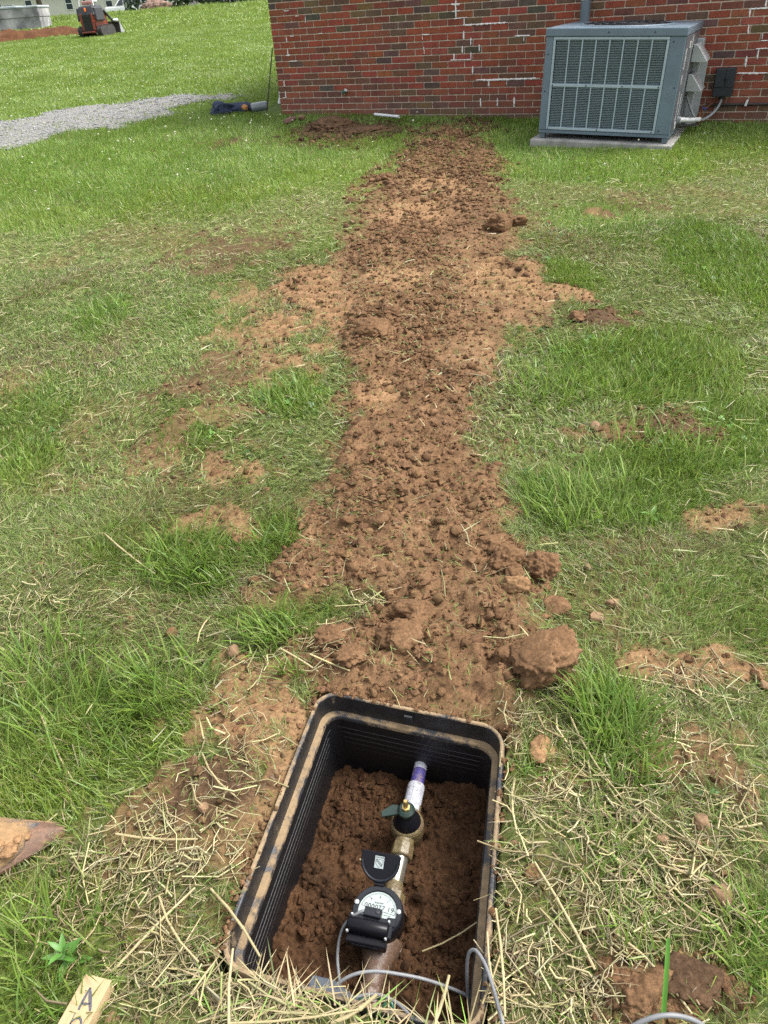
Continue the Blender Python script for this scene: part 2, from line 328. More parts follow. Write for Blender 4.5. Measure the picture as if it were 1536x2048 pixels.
def ground_mat():
    m, t, p = nodes('lawn_and_soil'); p.inputs['Roughness'].default_value = .95; p.inputs['Specular IOR Level'].default_value = .12
    a = t.nodes.new('ShaderNodeAttribute'); a.attribute_name = 'Col'
    s = t.nodes.new('ShaderNodeSeparateColor'); t.links.new(a.outputs['Color'], s.inputs[0])
    l = t.nodes.new('ShaderNodeAttribute'); l.attribute_name = 'lush'
    nb = noise(t, 7, 6, .65); nf = noise(t, 120, 5, .7); nm = noise(t, 34, 5, .65); nl = noise(t, .5, 4)
    soil = ramp(t, nb.outputs[0], [(.3, SOIL1), (.7, SOIL2)]); clay = ramp(t, nm.outputs[0], [(.3, CLAY1), (.72, CLAY2)]); dark = ramp(t, nm.outputs[0], [(.3, DARK1), (.7, DARK2)])
    th = ramp(t, nm.outputs[0], [(.3, (.040, .046, .014)), (.5, (.090, .104, .032)), (.72, (.155, .165, .06))])
    gr = ramp(t, nm.outputs[0], [(.25, (.045, .075, .014)), (.6, (.10, .16, .03)), (.8, (.16, .21, .055))])
    big = ramp(t, nl.outputs[0], [(.35, (.8, .9, .75)), (.65, (1.2, 1.1, 1.1))])
    g = mix(t, l.outputs['Fac'], th.outputs[0], mix(t, .6, gr.outputs[0], mix(t, 1, gr.outputs[0], big.outputs[0], 'MULTIPLY')))
    x = mix(t, s.outputs[0], g, soil.outputs[0]); x = mix(t, s.outputs[2], x, clay.outputs[0]); x = mix(t, s.outputs[1], x, dark.outputs[0])
    f = ramp(t, nf.outputs[0], [(.28, (.45, .44, .43)), (.5, (.95, .95, .95)), (.74, (1.5, 1.46, 1.42))])
    t.links.new(mix(t, 1, x, f.outputs[0], 'MULTIPLY'), p.inputs['Base Color'])
    nv = noise(t, 300, 3, .7); k = bump(t, p, nf.outputs[0], .45, .005); k = bump(t, p, nv.outputs[0], .3, .002, k); bump(t, p, nm.outputs[0], .25, .008, k)
    return m
MAT_GROUND = ground_mat(); MAT_SOIL = soil_mat('trench_soil'); MAT_CLAY = soil_mat('pale_clay', CLAY1, CLAY2); MAT_WET = soil_mat('damp_soil', (.034, .017, .008), (.074, .038, .018))
MAT_CRUMB = soil_mat('crumb_soil', attr=True); MAT_WETCRUMB = soil_mat('damp_crumb', (.034, .017, .008), (.074, .038, .018), attr=True); MAT_DARKCRUMB = soil_mat('dark_crumb', DARK1, DARK2, attr=True)
MAT_DARKSOIL = soil_mat('dark_soil', DARK1, DARK2)
MAT_STONE = M('tan_stone', (.21, .125, .065), (.13, .078, .04), 20, .85, bmp=.5, bscale=60)
MAT_GRASS = blade_mat('grass_blades', .42, .38); MAT_STRAW = blade_mat('straw', .15, .6)

# ============================================================ THE SETTING: ground
def make_ground():
    ys = list(np.arange(-30, -2, 4.0))+list(np.arange(-2, .2, .2)); y = .2
    while y < 420:
        ys.append(y); y += max(.0065, .0042*y) if y < 12 else max(.05, .03*y) if y < 60 else .05*y
    ys = np.array(ys); nc = 430
    ui = np.linspace(-1, 1, nc); uo = np.array([1.15, 1.5, 2.2, 4, 8, 16]); u = np.concatenate([-uo[::-1], ui, uo])
    hw = np.where(ys < 1, 1.25+.0*ys, 1.25+.66*(ys-1)); hw = np.maximum(hw, 1.25)
    hw = np.where(ys > 60, hw*1.0, hw)
    X = hw[:, None]*u[None, :]; Y = np.repeat(ys[:, None], len(u), 1)
    outer = np.abs(u) > 1.0
    X[:, outer] = np.sign(u[outer])[None, :]*(hw[:, None]+(np.abs(u[outer])-1)[None, :]*np.maximum(4, hw[:, None]*.4))
    f = Field(X.ravel(), Y.ravel()); Z = H(X.ravel(), Y.ravel(), f)
    V = np.stack([X.ravel(), Y.ravel(), Z], 1)
    nr, m = Y.shape; i = (np.arange(nr-1)[:, None]*m+np.arange(m-1)[None, :]).ravel()
    Q = np.stack([i, i+1, i+m+1, i+m], 1)
    inb = (f.box > .006); keep = ~inb[Q].all(1); Q = Q[keep]
    # the ground near the rim is cut away where the box stands; its edge tucks under the rim
    V[:, 2] = np.where((f.box > -.004), np.minimum(V[:, 2], -.006), V[:, 2]); V[:, 2] = np.where(f.box > .001, -.075, V[:, 2])
    me = np_mesh('ground', V, Q.ravel(), np.arange(len(Q))*4, np.full(len(Q), 4), MAT_GROUND, np.stack([f.soil, f.dark, np.clip(f.clay, 0, 1)], 1))
    a = me.attributes.new('lush', 'FLOAT', 'POINT'); a.data.foreach_set('value', f.lush.astype(np.float32))
    o = link(bpy.data.objects.new('ground', me)); o['kind'] = 'structure'; return o
make_ground()

def make_gravel():
    p = np.array(GRAVEL); xs = np.linspace(p[:, 0].min()-.3, p[:, 0].max()+.3, 150); ys = np.linspace(p[:, 1].min()-.3, p[:, 1].max()+.3, 120)
    X, Y = np.meshgrid(xs, ys); x = X.ravel(); y = Y.ravel()
    s = sdpoly(x, y, GRAVEL)-.22+.62*fbm(x*1.4, y*1.8, 71, 3)+.16*fbm(x*6, y*6, 73, 2)
    Z = H(x, y)+np.clip(s*.2, -.03, .012)+.006*n2(x*9, y*9, 75)
    m = len(xs); i = (np.arange(len(ys)-1)[:, None]*m+np.arange(m-1)[None, :]).ravel(); Q = np.stack([i, i+1, i+m+1, i+m], 1)
    Q = Q[(s[Q] > -.03).any(1)]
    mt = soil_mat('gravel_dust', (.15, .148, .138), (.24, .238, .227), 25, .9)
    o = link(bpy.data.objects.new('gravel_path', np_mesh('gravel_path', np.stack([x, y, Z], 1), Q.ravel(), np.arange(len(Q))*4, np.full(len(Q), 4), mt))); o['kind'] = 'structure'
    n = 8500; gx = rng.uniform(xs[0], xs[-1], n); gy = rng.uniform(ys[0], ys[-1], n)
    s = sdpoly(gx, gy, GRAVEL)-.22+.62*fbm(gx*1.4, gy*1.8, 71, 3)+.16*fbm(gx*6, gy*6, 73, 2); k = s > -.04+rng.uniform(-.12, .05, n); gx = gx[k]; gy = gy[k]
    scatter_lumps('gravel', gx, gy, H(gx, gy)+.01, rng.uniform(.007, .022, len(gx)), M('gravel_stone', (.28, .283, .283), (.12, .123, .126), 6, .9), 'pale grey gravel lying along the path', flat=.7)
def OCTA(k, flat):
    q = np.random.default_rng(k); V = np.array([(1, 0, 0), (-1, 0, 0), (0, 1, 0), (0, -1, 0), (0, 0, 1), (0, 0, -1)], float)*q.uniform(.65, 1.2, (6, 1))+q.uniform(-.35, .35, (6, 3)); V[:, 2] *= flat
    return V, np.array([(0, 2, 4), (2, 1, 4), (1, 3, 4), (3, 0, 4), (2, 0, 5), (1, 2, 5), (3, 1, 5), (0, 3, 5)])
def scatter_lumps(name, x, y, z, r, mat, label=None, flat=.85, sub=1, sink=.25, bases=8, amp=.3, smoothf=False):
    """thousands of uncountable small lumps joined into one mesh"""
    n = len(x); out = []; F = []; b0 = 0; CC = []
    for k in range(bases):
        V, Fc = lump(100+k, sub=sub, rad=(1, 1, flat), amp=amp, fine=.12) if sub else OCTA(k, flat); idx = np.arange(k, n, bases)
        if len(idx) == 0: continue
        a = rng.uniform(0, 2*PI, len(idx)); c, s = np.cos(a), np.sin(a); st = rng.uniform(.75, 1.3, len(idx))
        vx = (V[None, :, 0]*c[:, None]-V[None, :, 1]*s[:, None]*st[:, None])*r[idx, None]+x[idx, None]
        vy = (V[None, :, 0]*s[:, None]+V[None, :, 1]*c[:, None]*st[:, None])*r[idx, None]+y[idx, None]
        vz = V[None, :, 2]*r[idx, None]*rng.uniform(.7, 1.05, len(idx))[:, None]+z[idx, None]+(flat*.5-sink)*r[idx, None]
        out.append(np.stack([vx, vy, vz], 2).reshape(-1, 3)); F.append((Fc[None]+(np.arange(len(idx))*len(V))[:, None, None]).reshape(-1, 3)+b0); b0 += len(idx)*len(V)
        v = rng.uniform(.68, 1.16, (len(idx), 1))*np.array([[1, 1, 1]])*(1+rng.uniform(-.05, .05, (len(idx), 3))); CC.append(np.repeat(v, len(V), 0))
    V = np.concatenate(out); F = np.concatenate(F)
    o = link(bpy.data.objects.new(name, np_mesh(name, V, F.ravel(), np.arange(len(F))*3, np.full(len(F), 3), mat, np.concatenate(CC), smoothf))); o['kind'] = 'stuff'
    if label: o['label'] = label
    return o
make_gravel()

# ============================================================ THE BRICK BUILDING
AZ = -.4880
WX = Vector((math.cos(AZ), math.sin(AZ), 0)); WY = Vector((-math.sin(AZ), math.cos(AZ), 0)); W0 = Vector((-.8535, 10.931, 0))
def WP(s, v, z): return W0+WX*s+WY*v+Vector((0, 0, z))
BL, BC, ZL0 = .2032, .2032/3, 1.502
bld = thing('brick_building', 'low red brick building with white mortar repairs at the end of the trench', 'building', W0, (0, 0, AZ))
def brick_mat(name, src):
    m, t, p = nodes(name); p.inputs['Roughness'].default_value = .9; p.inputs['Specular IOR Level'].default_value = .2
    if src == 'object': a = t.nodes.new('ShaderNodeObjectInfo'); col = a.outputs['Color']; rnd = a.outputs['Random']
    else:
        a = t.nodes.new('ShaderNodeAttribute'); a.attribute_name = 'Col'; col = a.outputs['Color']; rnd = None
    geo = t.nodes.new('ShaderNodeNewGeometry')
    n1 = noise(t, 9, 6, .7, geo.outputs['Position']); n_2 = noise(t, 95, 5, .7, geo.outputs['Position'])
    r1 = ramp(t, n1.outputs[0], [(.3, (.72, .74, .78)), (.7, (1.22, 1.15, 1.1))]); r2 = ramp(t, n_2.outputs[0], [(.3, (.62, .6, .6)), (.7, (1.3, 1.3, 1.3))])
    x = mix(t, 1, col, r1.outputs[0], 'MULTIPLY'); x = mix(t, 1, x, r2.outputs[0], 'MULTIPLY')
    # splashed earth on the lowest courses
    sx = t.nodes.new('ShaderNodeSeparateXYZ'); t.links.new(geo.outputs['Position'], sx.inputs[0])
    mr = t.nodes.new('ShaderNodeMapRange'); mr.inputs[1].default_value = .62; mr.inputs[2].default_value = .25; mr.inputs[3].default_value = 0; mr.inputs[4].default_value = .62; t.links.new(sx.outputs['Z'], mr.inputs[0])
    ml = t.nodes.new('ShaderNodeMath'); ml.operation = 'MULTIPLY'; t.links.new(mr.outputs[0], ml.inputs[0]); t.links.new(r1.outputs[0], ml.inputs[1])
    x = mix(t, ml.outputs[0], x, (.15, .085, .062))
    t.links.new(x, p.inputs['Base Color']); bump(t, p, n_2.outputs[0], .55, .004); return m
MAT_BRICK = brick_mat('brick_face', 'object'); MAT_BRICKJ = brick_mat('brick_face_joined', 'attr')
MAT_MORTAR = M('mortar', (.62, .52, .41), (.46, .375, .29), 30, .95, bmp=.5, bscale=140)
MAT_SEAL = M('white_mortar_repair', (.84, .84, .82), (.68, .66, .63), 40, .8, bmp=.6, bscale=90)
def side_brick():
    m, t, p = nodes('side_brick'); p.inputs['Roughness'].default_value = .9
    tc = t.nodes.new('ShaderNodeTexCoord'); mp = t.nodes.new('ShaderNodeMapping'); mp.inputs['Rotation'].default_value = (PI/2, 0, 0)
    sp = t.nodes.new('ShaderNodeSeparateXYZ'); t.links.new(tc.outputs['Object'], sp.inputs[0]); ad = t.nodes.new('ShaderNodeMath'); t.links.new(sp.outputs['X'], ad.inputs[0]); t.links.new(sp.outputs['Y'], ad.inputs[1])
    cb = t.nodes.new('ShaderNodeCombineXYZ'); t.links.new(ad.outputs[0], cb.inputs[0]); t.links.new(sp.outputs['Z'], cb.inputs[1])
    b = t.nodes.new('ShaderNodeTexBrick'); t.links.new(cb.outputs[0], b.inputs['Vector']); b.inputs['Scale'].default_value = 1; b.inputs['Brick Width'].default_value = BL; b.inputs['Row Height'].default_value = BC; b.inputs['Mortar Size'].default_value = .005
    b.inputs['Color1'].default_value = (.19, .045, .03, 1); b.inputs['Color2'].default_value = (.09, .05, .04, 1); b.inputs['Mortar'].default_value = (.45, .37, .3, 1)
    t.links.new(b.outputs['Color'], p.inputs['Base Color']); return m
wall = MB(); wall.box((5.95, .16, .74), (12.08, .30, 2.12)); wall_o = wall.build('wall', MAT_MORTAR, bld)
up = MB(); up.box((5.95, .155, 2.17), (12.1, .33, .74)); up.box((-.02, 4.2, 1.15), (.14, 7.75, 2.78)); up.box((11.9, 4.2, 1.15), (.14, 7.75, 2.78)); up.box((5.95, 8.1, 1.15), (11.9, .2, 2.78)); up.build('upper_wall', side_brick(), bld)
rf = MB(); rf.hexa([(-.6, -.25, 2.5), (12.5, -.25, 2.5), (12.5, 4.15, 3.6), (-.6, 4.15, 3.6), (-.6, -.25, 2.64), (12.5, -.25, 2.64), (12.5, 4.15, 3.74), (-.6, 4.15, 3.74)])
rf.hexa([(-.6, 4.15, 3.6), (12.5, 4.15, 3.6), (12.5, 8.8, 2.5), (-.6, 8.8, 2.5), (-.6, 4.15, 3.74), (12.5, 4.15, 3.74), (12.5, 8.8, 2.64), (-.6, 8.8, 2.64)])
rf.build('roof', M('roof_shingle', (.08, .075, .07), (.05, .05, .05), 30, .9), bld)
BRICKC = {'r': (.245, .074, .046), 'R': (.28, .092, .056), 'd': (.132, .082, .061), 'D': (.090, .070, .058), 'o': (.150, .102, .052), 'b': (.160, .068, .048), 'p': (.195, .064, .048)}
ROWS = {0: 'Drrobdrbdrrrrrrrdrrdr', 1: 'rrdodrorbdorrrrdrdrrr', 2: 'brrDrrodbrDrrdddDrdd', 3: 'rdrrrrbpddoDrdrrDrrdr', 4: 'rrrrrdrrddrrrordbdrbr', 5: 'rrrrrrrrdrrrrbrddrrrr', 6: 'rrrrrrrrrrrrrrrbdrrr', 7: 'rrrbrrrbdrrrdrrdrrr', 8: 'drrrrrbrdrrRoDrrrrr',
        9: 'rdrbbbrDrrbrrrrrrrr', 10: 'brrrrbrrrbdrrrrbrr', 11: 'brbrrbrRbrdrrddrrr', 12: 'rrddbpbbrrdrdrrbbr', 13: 'brrDrrbbbrDrrbrdrb', 14: 'brrbbrrbrdbrrrrrr', 15: 'rbbdbbrbbrdrrbbrr'}
def make_bricks():
    bms = []
    for k in range(4):
        m = MB(); q = random.Random(k); j = lambda a: q.uniform(-a, a)
        x, z = .0966, .0285
        m.hexa([(-x+j(.002), 0+j(.001), -z+j(.001)), (x+j(.002), 0+j(.001), -z+j(.001)), (x, .085, -z), (-x, .085, -z), (-x+j(.002), j(.001), z+j(.001)), (x+j(.002), j(.001), z+j(.001)), (x, .085, z), (-x, .085, z)])
        o = m.build('brick', MAT_BRICK, None, bevel=.003); bms.append(o.data); bpy.data.objects.remove(o)
    L = []; q = random.Random(3)
    for row in range(-3, 21):
        for k in range(0, 40):
            x0 = (k-1 if row % 2 == 0 else k-.5)*BL; x1 = x0+BL
            if x0 < -.09: x0 = -.5*BL
            if x1-x0 < .05: continue
            z = ZL0-(row+.5)*BC; s = ROWS.get(row, '')
            c = s[k] if k < len(s) else q.choices('rRdDobp', (48, 8, 17, 5, 5, 10, 7))[0]
            col = [v*q.uniform(.86, 1.14) for v in BRICKC[c]]
            P = WP((x0+x1)/2, 0, z); d = P-Vector((0, 0, HC)); w = d.dot(_F); X = d.dot(_R2)/w; Y = d.dot(_U2)/w
            vis = abs(X) < .52+.01 and abs(Y) < .693+.008
            hid = (x0 > 3.75 and x1 < 4.95 and .22 < z < 1.0)
            L.append(((w if vis and not hid and z > .12 else 99+w), x0, x1, z, col))
    L.sort(key=lambda a: a[0])
    J = MB(); JC = []
    for i, (w, x0, x1, z, col) in enumerate(L):
        me = bms[i % 4]; sx = (x1-x0-.0095)/.1935; pr = q.uniform(-.002, .0015)
        if i < 300:
            o = bpy.data.objects.new('brick', me); COL.objects.link(o); o.parent = wall_o
            o.location = ((x0+x1)/2, pr, z); o.scale = (sx, 1, 1); o.rotation_euler = (0, q.uniform(-.006, .006), 0); o.color = (*col, 1)
        else:
            V = [((x0+x1)/2+v.co.x*sx, v.co.y+pr, z+v.co.z) for v in me.vertices]; J.add(V, [tuple(p.vertices) for p in me.polygons]); JC += [col]*len(V)
    o = J.build('brick_courses', MAT_BRICKJ, wall_o, kind='stuff')
    a = o.data.attributes.new('Col', 'FLOAT_COLOR', 'POINT'); c = np.ones((len(JC), 4), np.float32); c[:, :3] = JC; a.data.foreach_set('color', c.ravel())
make_bricks()
SEAL = [((2.42, 1.163), (2.941, 1.164), 0.016), ((2.581, 0.629), (3.324, 0.63), 0.018), ((3.019, 1.036), (3.193, 1.035), 0.014), ((2.287, 1.361), (2.39, 1.36), 0.018), ((2.294, 1.295), (2.394, 1.297), 0.012), ((2.316, 1.228), (2.477, 1.233), 0.012), ((2.341, 1.399), (2.34, 1.238), 0.014), ((2.438, 1.227), (2.438, 1.167), 0.01), ((2.433, 1.113), (2.43, 1.027), 0.014), ((2.516, 1.042), (2.516, 0.965), 0.014), ((2.416, 0.965), (2.415, 0.897), 0.014), ((2.616, 0.973), (2.619, 0.908), 0.014), ((2.315, 0.9), (2.314, 0.84), 0.014), ((2.518, 0.905), (2.519, 0.836), 0.012), ((2.265, 0.835), (2.525, 0.833), 0.01), ((2.541, 0.766), (2.54, 0.691), 0.016), ((2.735, 0.623), (2.734, 0.562), 0.014), ((2.638, 0.446), (2.641, 0.356), 0.018), ((2.843, 0.446), (2.842, 0.364), 0.016), ((3.042, 0.45), (3.042, 0.352), 0.018), ((3.125, 1.029), (3.127, 0.981), 0.008), ((2.951, 0.631), (2.944, 0.571), 0.008), ((0.113, 1.151), (0.108, 1.093), 0.012), ((0.11, 1.025), (0.103, 0.944), 0.012), ((0.076, 0.953), (0.134, 0.955), 0.012), ((-0.002, 0.683), (-0.005, 0.617), 0.011), ((0.001, 0.567), (-0.004, 0.49), 0.011), ((0.412, 1.347), (0.404, 1.283), 0.01), ((0.118, 1.414), (0.192, 1.413), 0.01), ((0.165, 1.152), (0.221, 1.153), 0.01), ((0.266, 1.353), (0.321, 1.354), 0.01), ((0.109, 0.89), (0.224, 0.89), 0.01), ((0.568, 1.161), (0.618, 1.161), 0.009), ((-0.043, 0.494), (0.011, 0.49), 0.009), ((1.928, 1.094), (2.021, 1.095), 0.012), ((1.928, 1.079), (1.932, 1.044), 0.007), ((1.944, 0.977), (1.95, 0.906), 0.008), ((5.336, 1.157), (5.504, 1.157), 0.014), ((5.351, 1.156), (5.355, 1.092), 0.016), ((5.478, 1.222), (5.48, 1.17), 0.018), ((5.361, 1.034), (5.371, 0.955), 0.013), ((5.464, 0.828), (5.573, 0.829), 0.012), ((5.494, 0.825), (5.494, 0.74), 0.014), ((5.395, 0.771), (5.402, 0.675), 0.016), ((5.333, 0.625), (5.618, 0.619), 0.016), ((5.498, 0.893), (5.56, 0.893), 0.011), ((5.502, 0.958), (5.504, 0.904), 0.01)]
def seal():
    q = random.Random(11)
    for (a, b, w) in SEAL:
        a = np.array(a); b = np.array(b); L = np.linalg.norm(b-a); n = max(4, int(L/.012)); d = (b-a)/L; p = np.array((-d[1], d[0])); m = MB(); up_, lo = [], []
        for i in range(n+1):
            t = i/n; c = a+(b-a)*t; e = .45+.55*math.sin(PI*min(1, max(0, t*6, )) if t < .08 else PI/2) if t < .08 else (.5 if t > .94 else 1)
            up_.append(c+p*w*.5*e*q.uniform(.55, 1.1)); lo.append(c-p*w*.5*e*q.uniform(.55, 1.35))
        # a low raised ribbon of mortar: flat back, rounded middle line
        mid = [(u+l)/2 for u, l in zip(up_, lo)]; V = []
        for u, c, l in zip(up_, mid, lo): V += [(u[0], -.0035, u[1]), (c[0], -.0065-q.uniform(0, .002), c[1]), (l[0], -.0035, l[1]), (u[0], .012, u[1]), (l[0], .012, l[1])]
        F = []
        for i in range(n):
            k = i*5; F += [(k, k+5, k+6, k+1), (k+1, k+6, k+7, k+2), (k+3, k+8, k+5, k), (k+2, k+7, k+9, k+4)]
        F += [(0, 1, 2, 4, 3), (n*5+3, n*5+4, n*5+2, n*5+1, n*5)]
        m.add(V, F); m.build('mortar_repair', MAT_SEAL, wall_o, smoothang=60)
seal()

# ============================================================ THE AIR CONDITIONING UNIT on its pad
MAT_CAB = M('painted_cabinet', (.128, .176, .218), (.104, .146, .182), 5, .42, bmp=.08, bscale=30)
MAT_GRILLE = M('painted_grille', (.33, .405, .45), (.285, .355, .395), 4, .4)
MAT_LOUVER = M('louver_paint', (.20, .255, .29), (.165, .215, .245), 4, .45)
MAT_BLACK = M('black_void', (.008, .009, .010), (.014, .014, .015), 20, .6)
MAT_PANEL = M('grey_side_panel', (.12, .125, .14), (.085, .088, .10), 3, .35, bmp=.05)
MAT_GALV = M('galvanised_sheet', (.42, .44, .44), (.33, .35, .36), 6, .4, .35)
MAT_WHITE = M('white_plastic', (.68, .69, .69), (.56, .57, .57), 15, .4)
MAT_CONC = M('concrete', (.33, .32, .295), (.20, .195, .18), 8, .95, bmp=.5, bscale=60)
MAT_SCREW = M('dark_screw', (.03, .03, .035), None, 20, .5, .5)
MAT_GREYPIPE = M('grey_conduit', (.30, .32, .33), (.24, .26, .27), 20, .45)
MAT_DARKPIPE = M('dark_pipe', (.045, .038, .035), (.025, .022, .02), 20, .6)
MAT_RUST = M('rusty_brass', (.22, .09, .035), (.10, .045, .022), 30, .6, .5)
MAT_STEEL = M('grey_steel', (.11, .145, .17), (.085, .115, .135), 8, .5)
UROT = (0, .040, AZ)
pad_o = thing('concrete_pad', 'pale concrete slab set in the grass under the grey air conditioning unit', 'slab', WP(4.30, -1.38, .115), UROT)
p = MB(); V = []
p.box((0, .62, .02), (1.34, 1.24, .15)); p.build('slab', MAT_CONC, pad_o, bevel=.012, segs=2)
hv = thing('air_conditioner', 'grey louvred air conditioning unit standing on a concrete pad by the brick wall', 'air conditioner', WP(4.31, -1.30, .215), UROT)
W2, DP, HT = .615, 1.06, .905
m = MB(); m.box((0, DP/2+.02, .455), (W2*2-.02, DP-.05, .79)); m.build('inner_cabinet', MAT_BLACK, hv)
for sx in (-1, 1):
    for fy in (.035, DP-.05): m = MB(); m.box((sx*(W2-.035), fy, .025), (.05, .05, .05)); m.build('foot', MAT_STEEL, hv)
m = MB(); m.box((0, .012, .057), (W2*2, .03, .03)); m.box((-W2+.012, DP/2, .057), (.024, DP-.03, .03)); m.box((W2-.012, DP/2, .057), (.024, DP-.03, .03)); m.build('base_rail', MAT_CAB, hv, bevel=.003)
m = MB(); m.box((-W2+.034, .005, .455), (.068, .03, .766)); m.build('corner_post', MAT_CAB, hv, bevel=.004)
m = MB(); m.box((W2-.066, .005, .455), (.132, .03, .766)); m.build('corner_post', MAT_CAB, hv, bevel=.004)
m = MB(); m.box((0, DP/2-.004, .872), (W2*2+.016, DP+.03, .066)); m.build('top_panel', MAT_CAB, hv, bevel=.008, segs=2)
# fan opening with guard rings on the top
m = MB(); m.lathe([(.40, .9065), (.415, .915), (.43, .9065)], 40, Matrix.Translation((0, DP/2, 0)), caps=False); m.build('fan_ring', MAT_CAB, hv, smoothang=40)
m = MB(); m.lathe([(.40, .9060), (.0, .9062)], 40, Matrix.Translation((0, DP/2, 0)), caps=False); m.build('fan_opening', MAT_BLACK, hv)
for r in (.12, .20, .28, .35):
    m = MB(); m.tube([(r*math.cos(a*PI/18), DP/2+r*math.sin(a*PI/18), .918) for a in range(37)], .003, 5, False); m.build('fan_guard_ring', MAT_SCREW, hv)
m = MB()
for a in range(4): m.tube([(.41*math.cos(a*PI/4), DP/2+.41*math.sin(a*PI/4), .915), (-.41*math.cos(a*PI/4), DP/2-.41*math.sin(a*PI/4), .915)], .004, 5)
m.build('fan_guard_spokes', MAT_SCREW, hv)
GX0, GX1, GZ0, GZ1, GZM = -W2+.07, W2-.134, .076, .836, .452
m = MB(); m.box(((GX0+GX1)/2, .050, (GZ0+GZ1)/2), (GX1-GX0, .01, GZ1-GZ0)); m.build('coil_backing', MAT_BLACK, hv)
fr = MB(); t_ = .022
fr.box(((GX0+GX1)/2, -.006, GZ1-t_/2), (GX1-GX0, .012, t_)); fr.box(((GX0+GX1)/2, -.006, GZ0+t_/2), (GX1-GX0, .012, t_)); fr.box(((GX0+GX1)/2, -.008, GZM), (GX1-GX0, .012, .026))
fr.box((GX0+.011, -.0055, (GZ0+GZ1)/2), (.022, .012, GZ1-GZ0-.044)); fr.box((GX1-.011, -.0055, (GZ0+GZ1)/2), (.022, .012, GZ1-GZ0-.044))
gi = hv; gf = fr.build('grille_frame', MAT_GRILLE, hv, bevel=.003)
nb = 8; cw = (GX1-GX0-.044)/nb
for half, (za, zb, ns) in enumerate(((GZM+.013, GZ1-t_, 27), (GZ0+t_, GZM-.013, 24))):
    for b in range(nb):
        xa = GX0+.022+b*cw
        if b: r_ = MB(); r_.box((xa, -.004, (za+zb)/2), (.011, .011, zb-za)); r_.build('rib', MAT_GRILLE, gf)
        bank = MB(); st = (zb-za)/ns
        for i in range(ns):
            z = za+st*(i+.5); a0, a1 = xa+.006, xa+cw-.006
            bank.hexa([(a0, -.001, z-st*.36), (a1, -.001, z-st*.36), (a1, .016, z+st*.05), (a0, .016, z+st*.05), (a0, -.003, z+st*.10), (a1, -.003, z+st*.10), (a1, .016, z+st*.30), (a0, .016, z+st*.30)])
        bank.build('louver_bank', MAT_LOUVER, gf, kind='stuff')
def screws(name, pts, parent, r=.006, ax='y', mat=None):
    for c in pts:
        Mx = Matrix.Translation(c) @ (Matrix.Rotation(PI/2, 4, 'X') if ax == 'y' else Matrix.Rotation(PI/2, 4, 'Y') if ax == 'x' else Matrix())
        m = MB(); m.lathe([(r, -.002), (r, .002), (r*.6, .0035)], 10, Mx); m.build(name, mat or MAT_SCREW, parent, smoothang=40)
screws('screw', [(-.42, -.012, .872), (-.05, -.024, .872), (.35, -.024, .872), (GX0+.03, -.016, GZM), (-.2, -.016, GZM), (.13, -.016, GZM), (GX1-.03, -.016, GZM), (GX0+.02, -.014, GZ0+.012), (-.05, -.014, GZ0+.012), (GX1-.03, -.014, GZ0+.012), (-W2+.03, -.012, .70), (-W2+.03, -.012, .40), (W2-.1, -.012, .80), (W2-.03, -.012, .45), (W2-.1, -.012, .10)], hv)
# right hand side: service panels, hoods, labels
sd = MB(); sd.box((W2-.006, .20, .455), (.024, .36, .762)); sd.build('service_panel', MAT_PANEL, hv, bevel=.003)
sd = MB(); sd.box((W2-.008, .70, .455), (.024, .62, .762)); sd.build('service_panel', MAT_PANEL, hv, bevel=.003)
sd = MB(); sd.box((-W2+.006, DP/2, .455), (.024, DP-.06, .762)); sd.build('left_panel', MAT_CAB, hv, bevel=.003)
sd = MB(); sd.box((W2+.008, .385, .47), (.012, .02, .72)); sd.build('panel_seam', MAT_GALV, hv)
for z0 in (.60, .36):
    hd = MB(); P = [(W2+.008, z0+.14), (W2+.045, z0+.14), (W2+.150, z0+.012), (W2+.150, z0), (W2+.008, z0)]
    hd.prism([(a, b) for a, b in P], 0, .30, Matrix(((1, 0, 0, 0), (0, 0, 1, .58), (0, 1, 0, 0), (0, 0, 0, 1)))); hd.build('hood', MAT_GALV, hv, bevel=.003)
for (y, z, a, b) in ((.10, .66, .022, .16), (.105, .50, .018, .07), (.30, .76, .05, .05), (.44, .77, .06, .10), (.16, .27, .012, .26), (.30, .28, .022, .17), (.22, .12, .05, .06)):
    lb = MB(); lb.box((W2+.0080, y, z), (.003, a, b)); lb.build('sticker', MAT_WHITE, hv)
ob = MB(); ob.box((W2+.03, .98, .42), (.06, .14, .70)); ob.build('rear_channel', MAT_GALV, hv, bevel=.004)
dk = thing('duct', 'pale grey metal duct between the air conditioning unit and the wall', 'duct', WP(4.31, -.26, .10), UROT)
m = MB(); m.box((.34, .13, .42), (.74, .24, .62)); m.build('duct_body', MAT_GALV, dk, bevel=.006)
m = MB(); m.box((.34, .005, .42), (.78, .02, .66)); m.build('duct_flange', MAT_GALV, dk, bevel=.003)
vp = thing('vent_pipe', 'upright grey-blue pipe with a white collar rising behind the air conditioning unit', 'pipe', WP(3.80, -.14, .2))
m = MB(); m.tube([(0, 0, 0), (0, 0, 1.125)], .05, 20); m.build('lower_pipe', MAT_STEEL, vp, smoothang=40)
m = MB(); m.tube([(0, 0, 1.12), (0, 0, 1.17)], .055, 20); m.build('collar', MAT_WHITE, vp, smoothang=40, bevel=.004)
m = MB(); m.tube([(0, 0, 1.165), (0, 0, 2.3)], .05, 20); m.build('upper_pipe', MAT_STEEL, vp, smoothang=40)

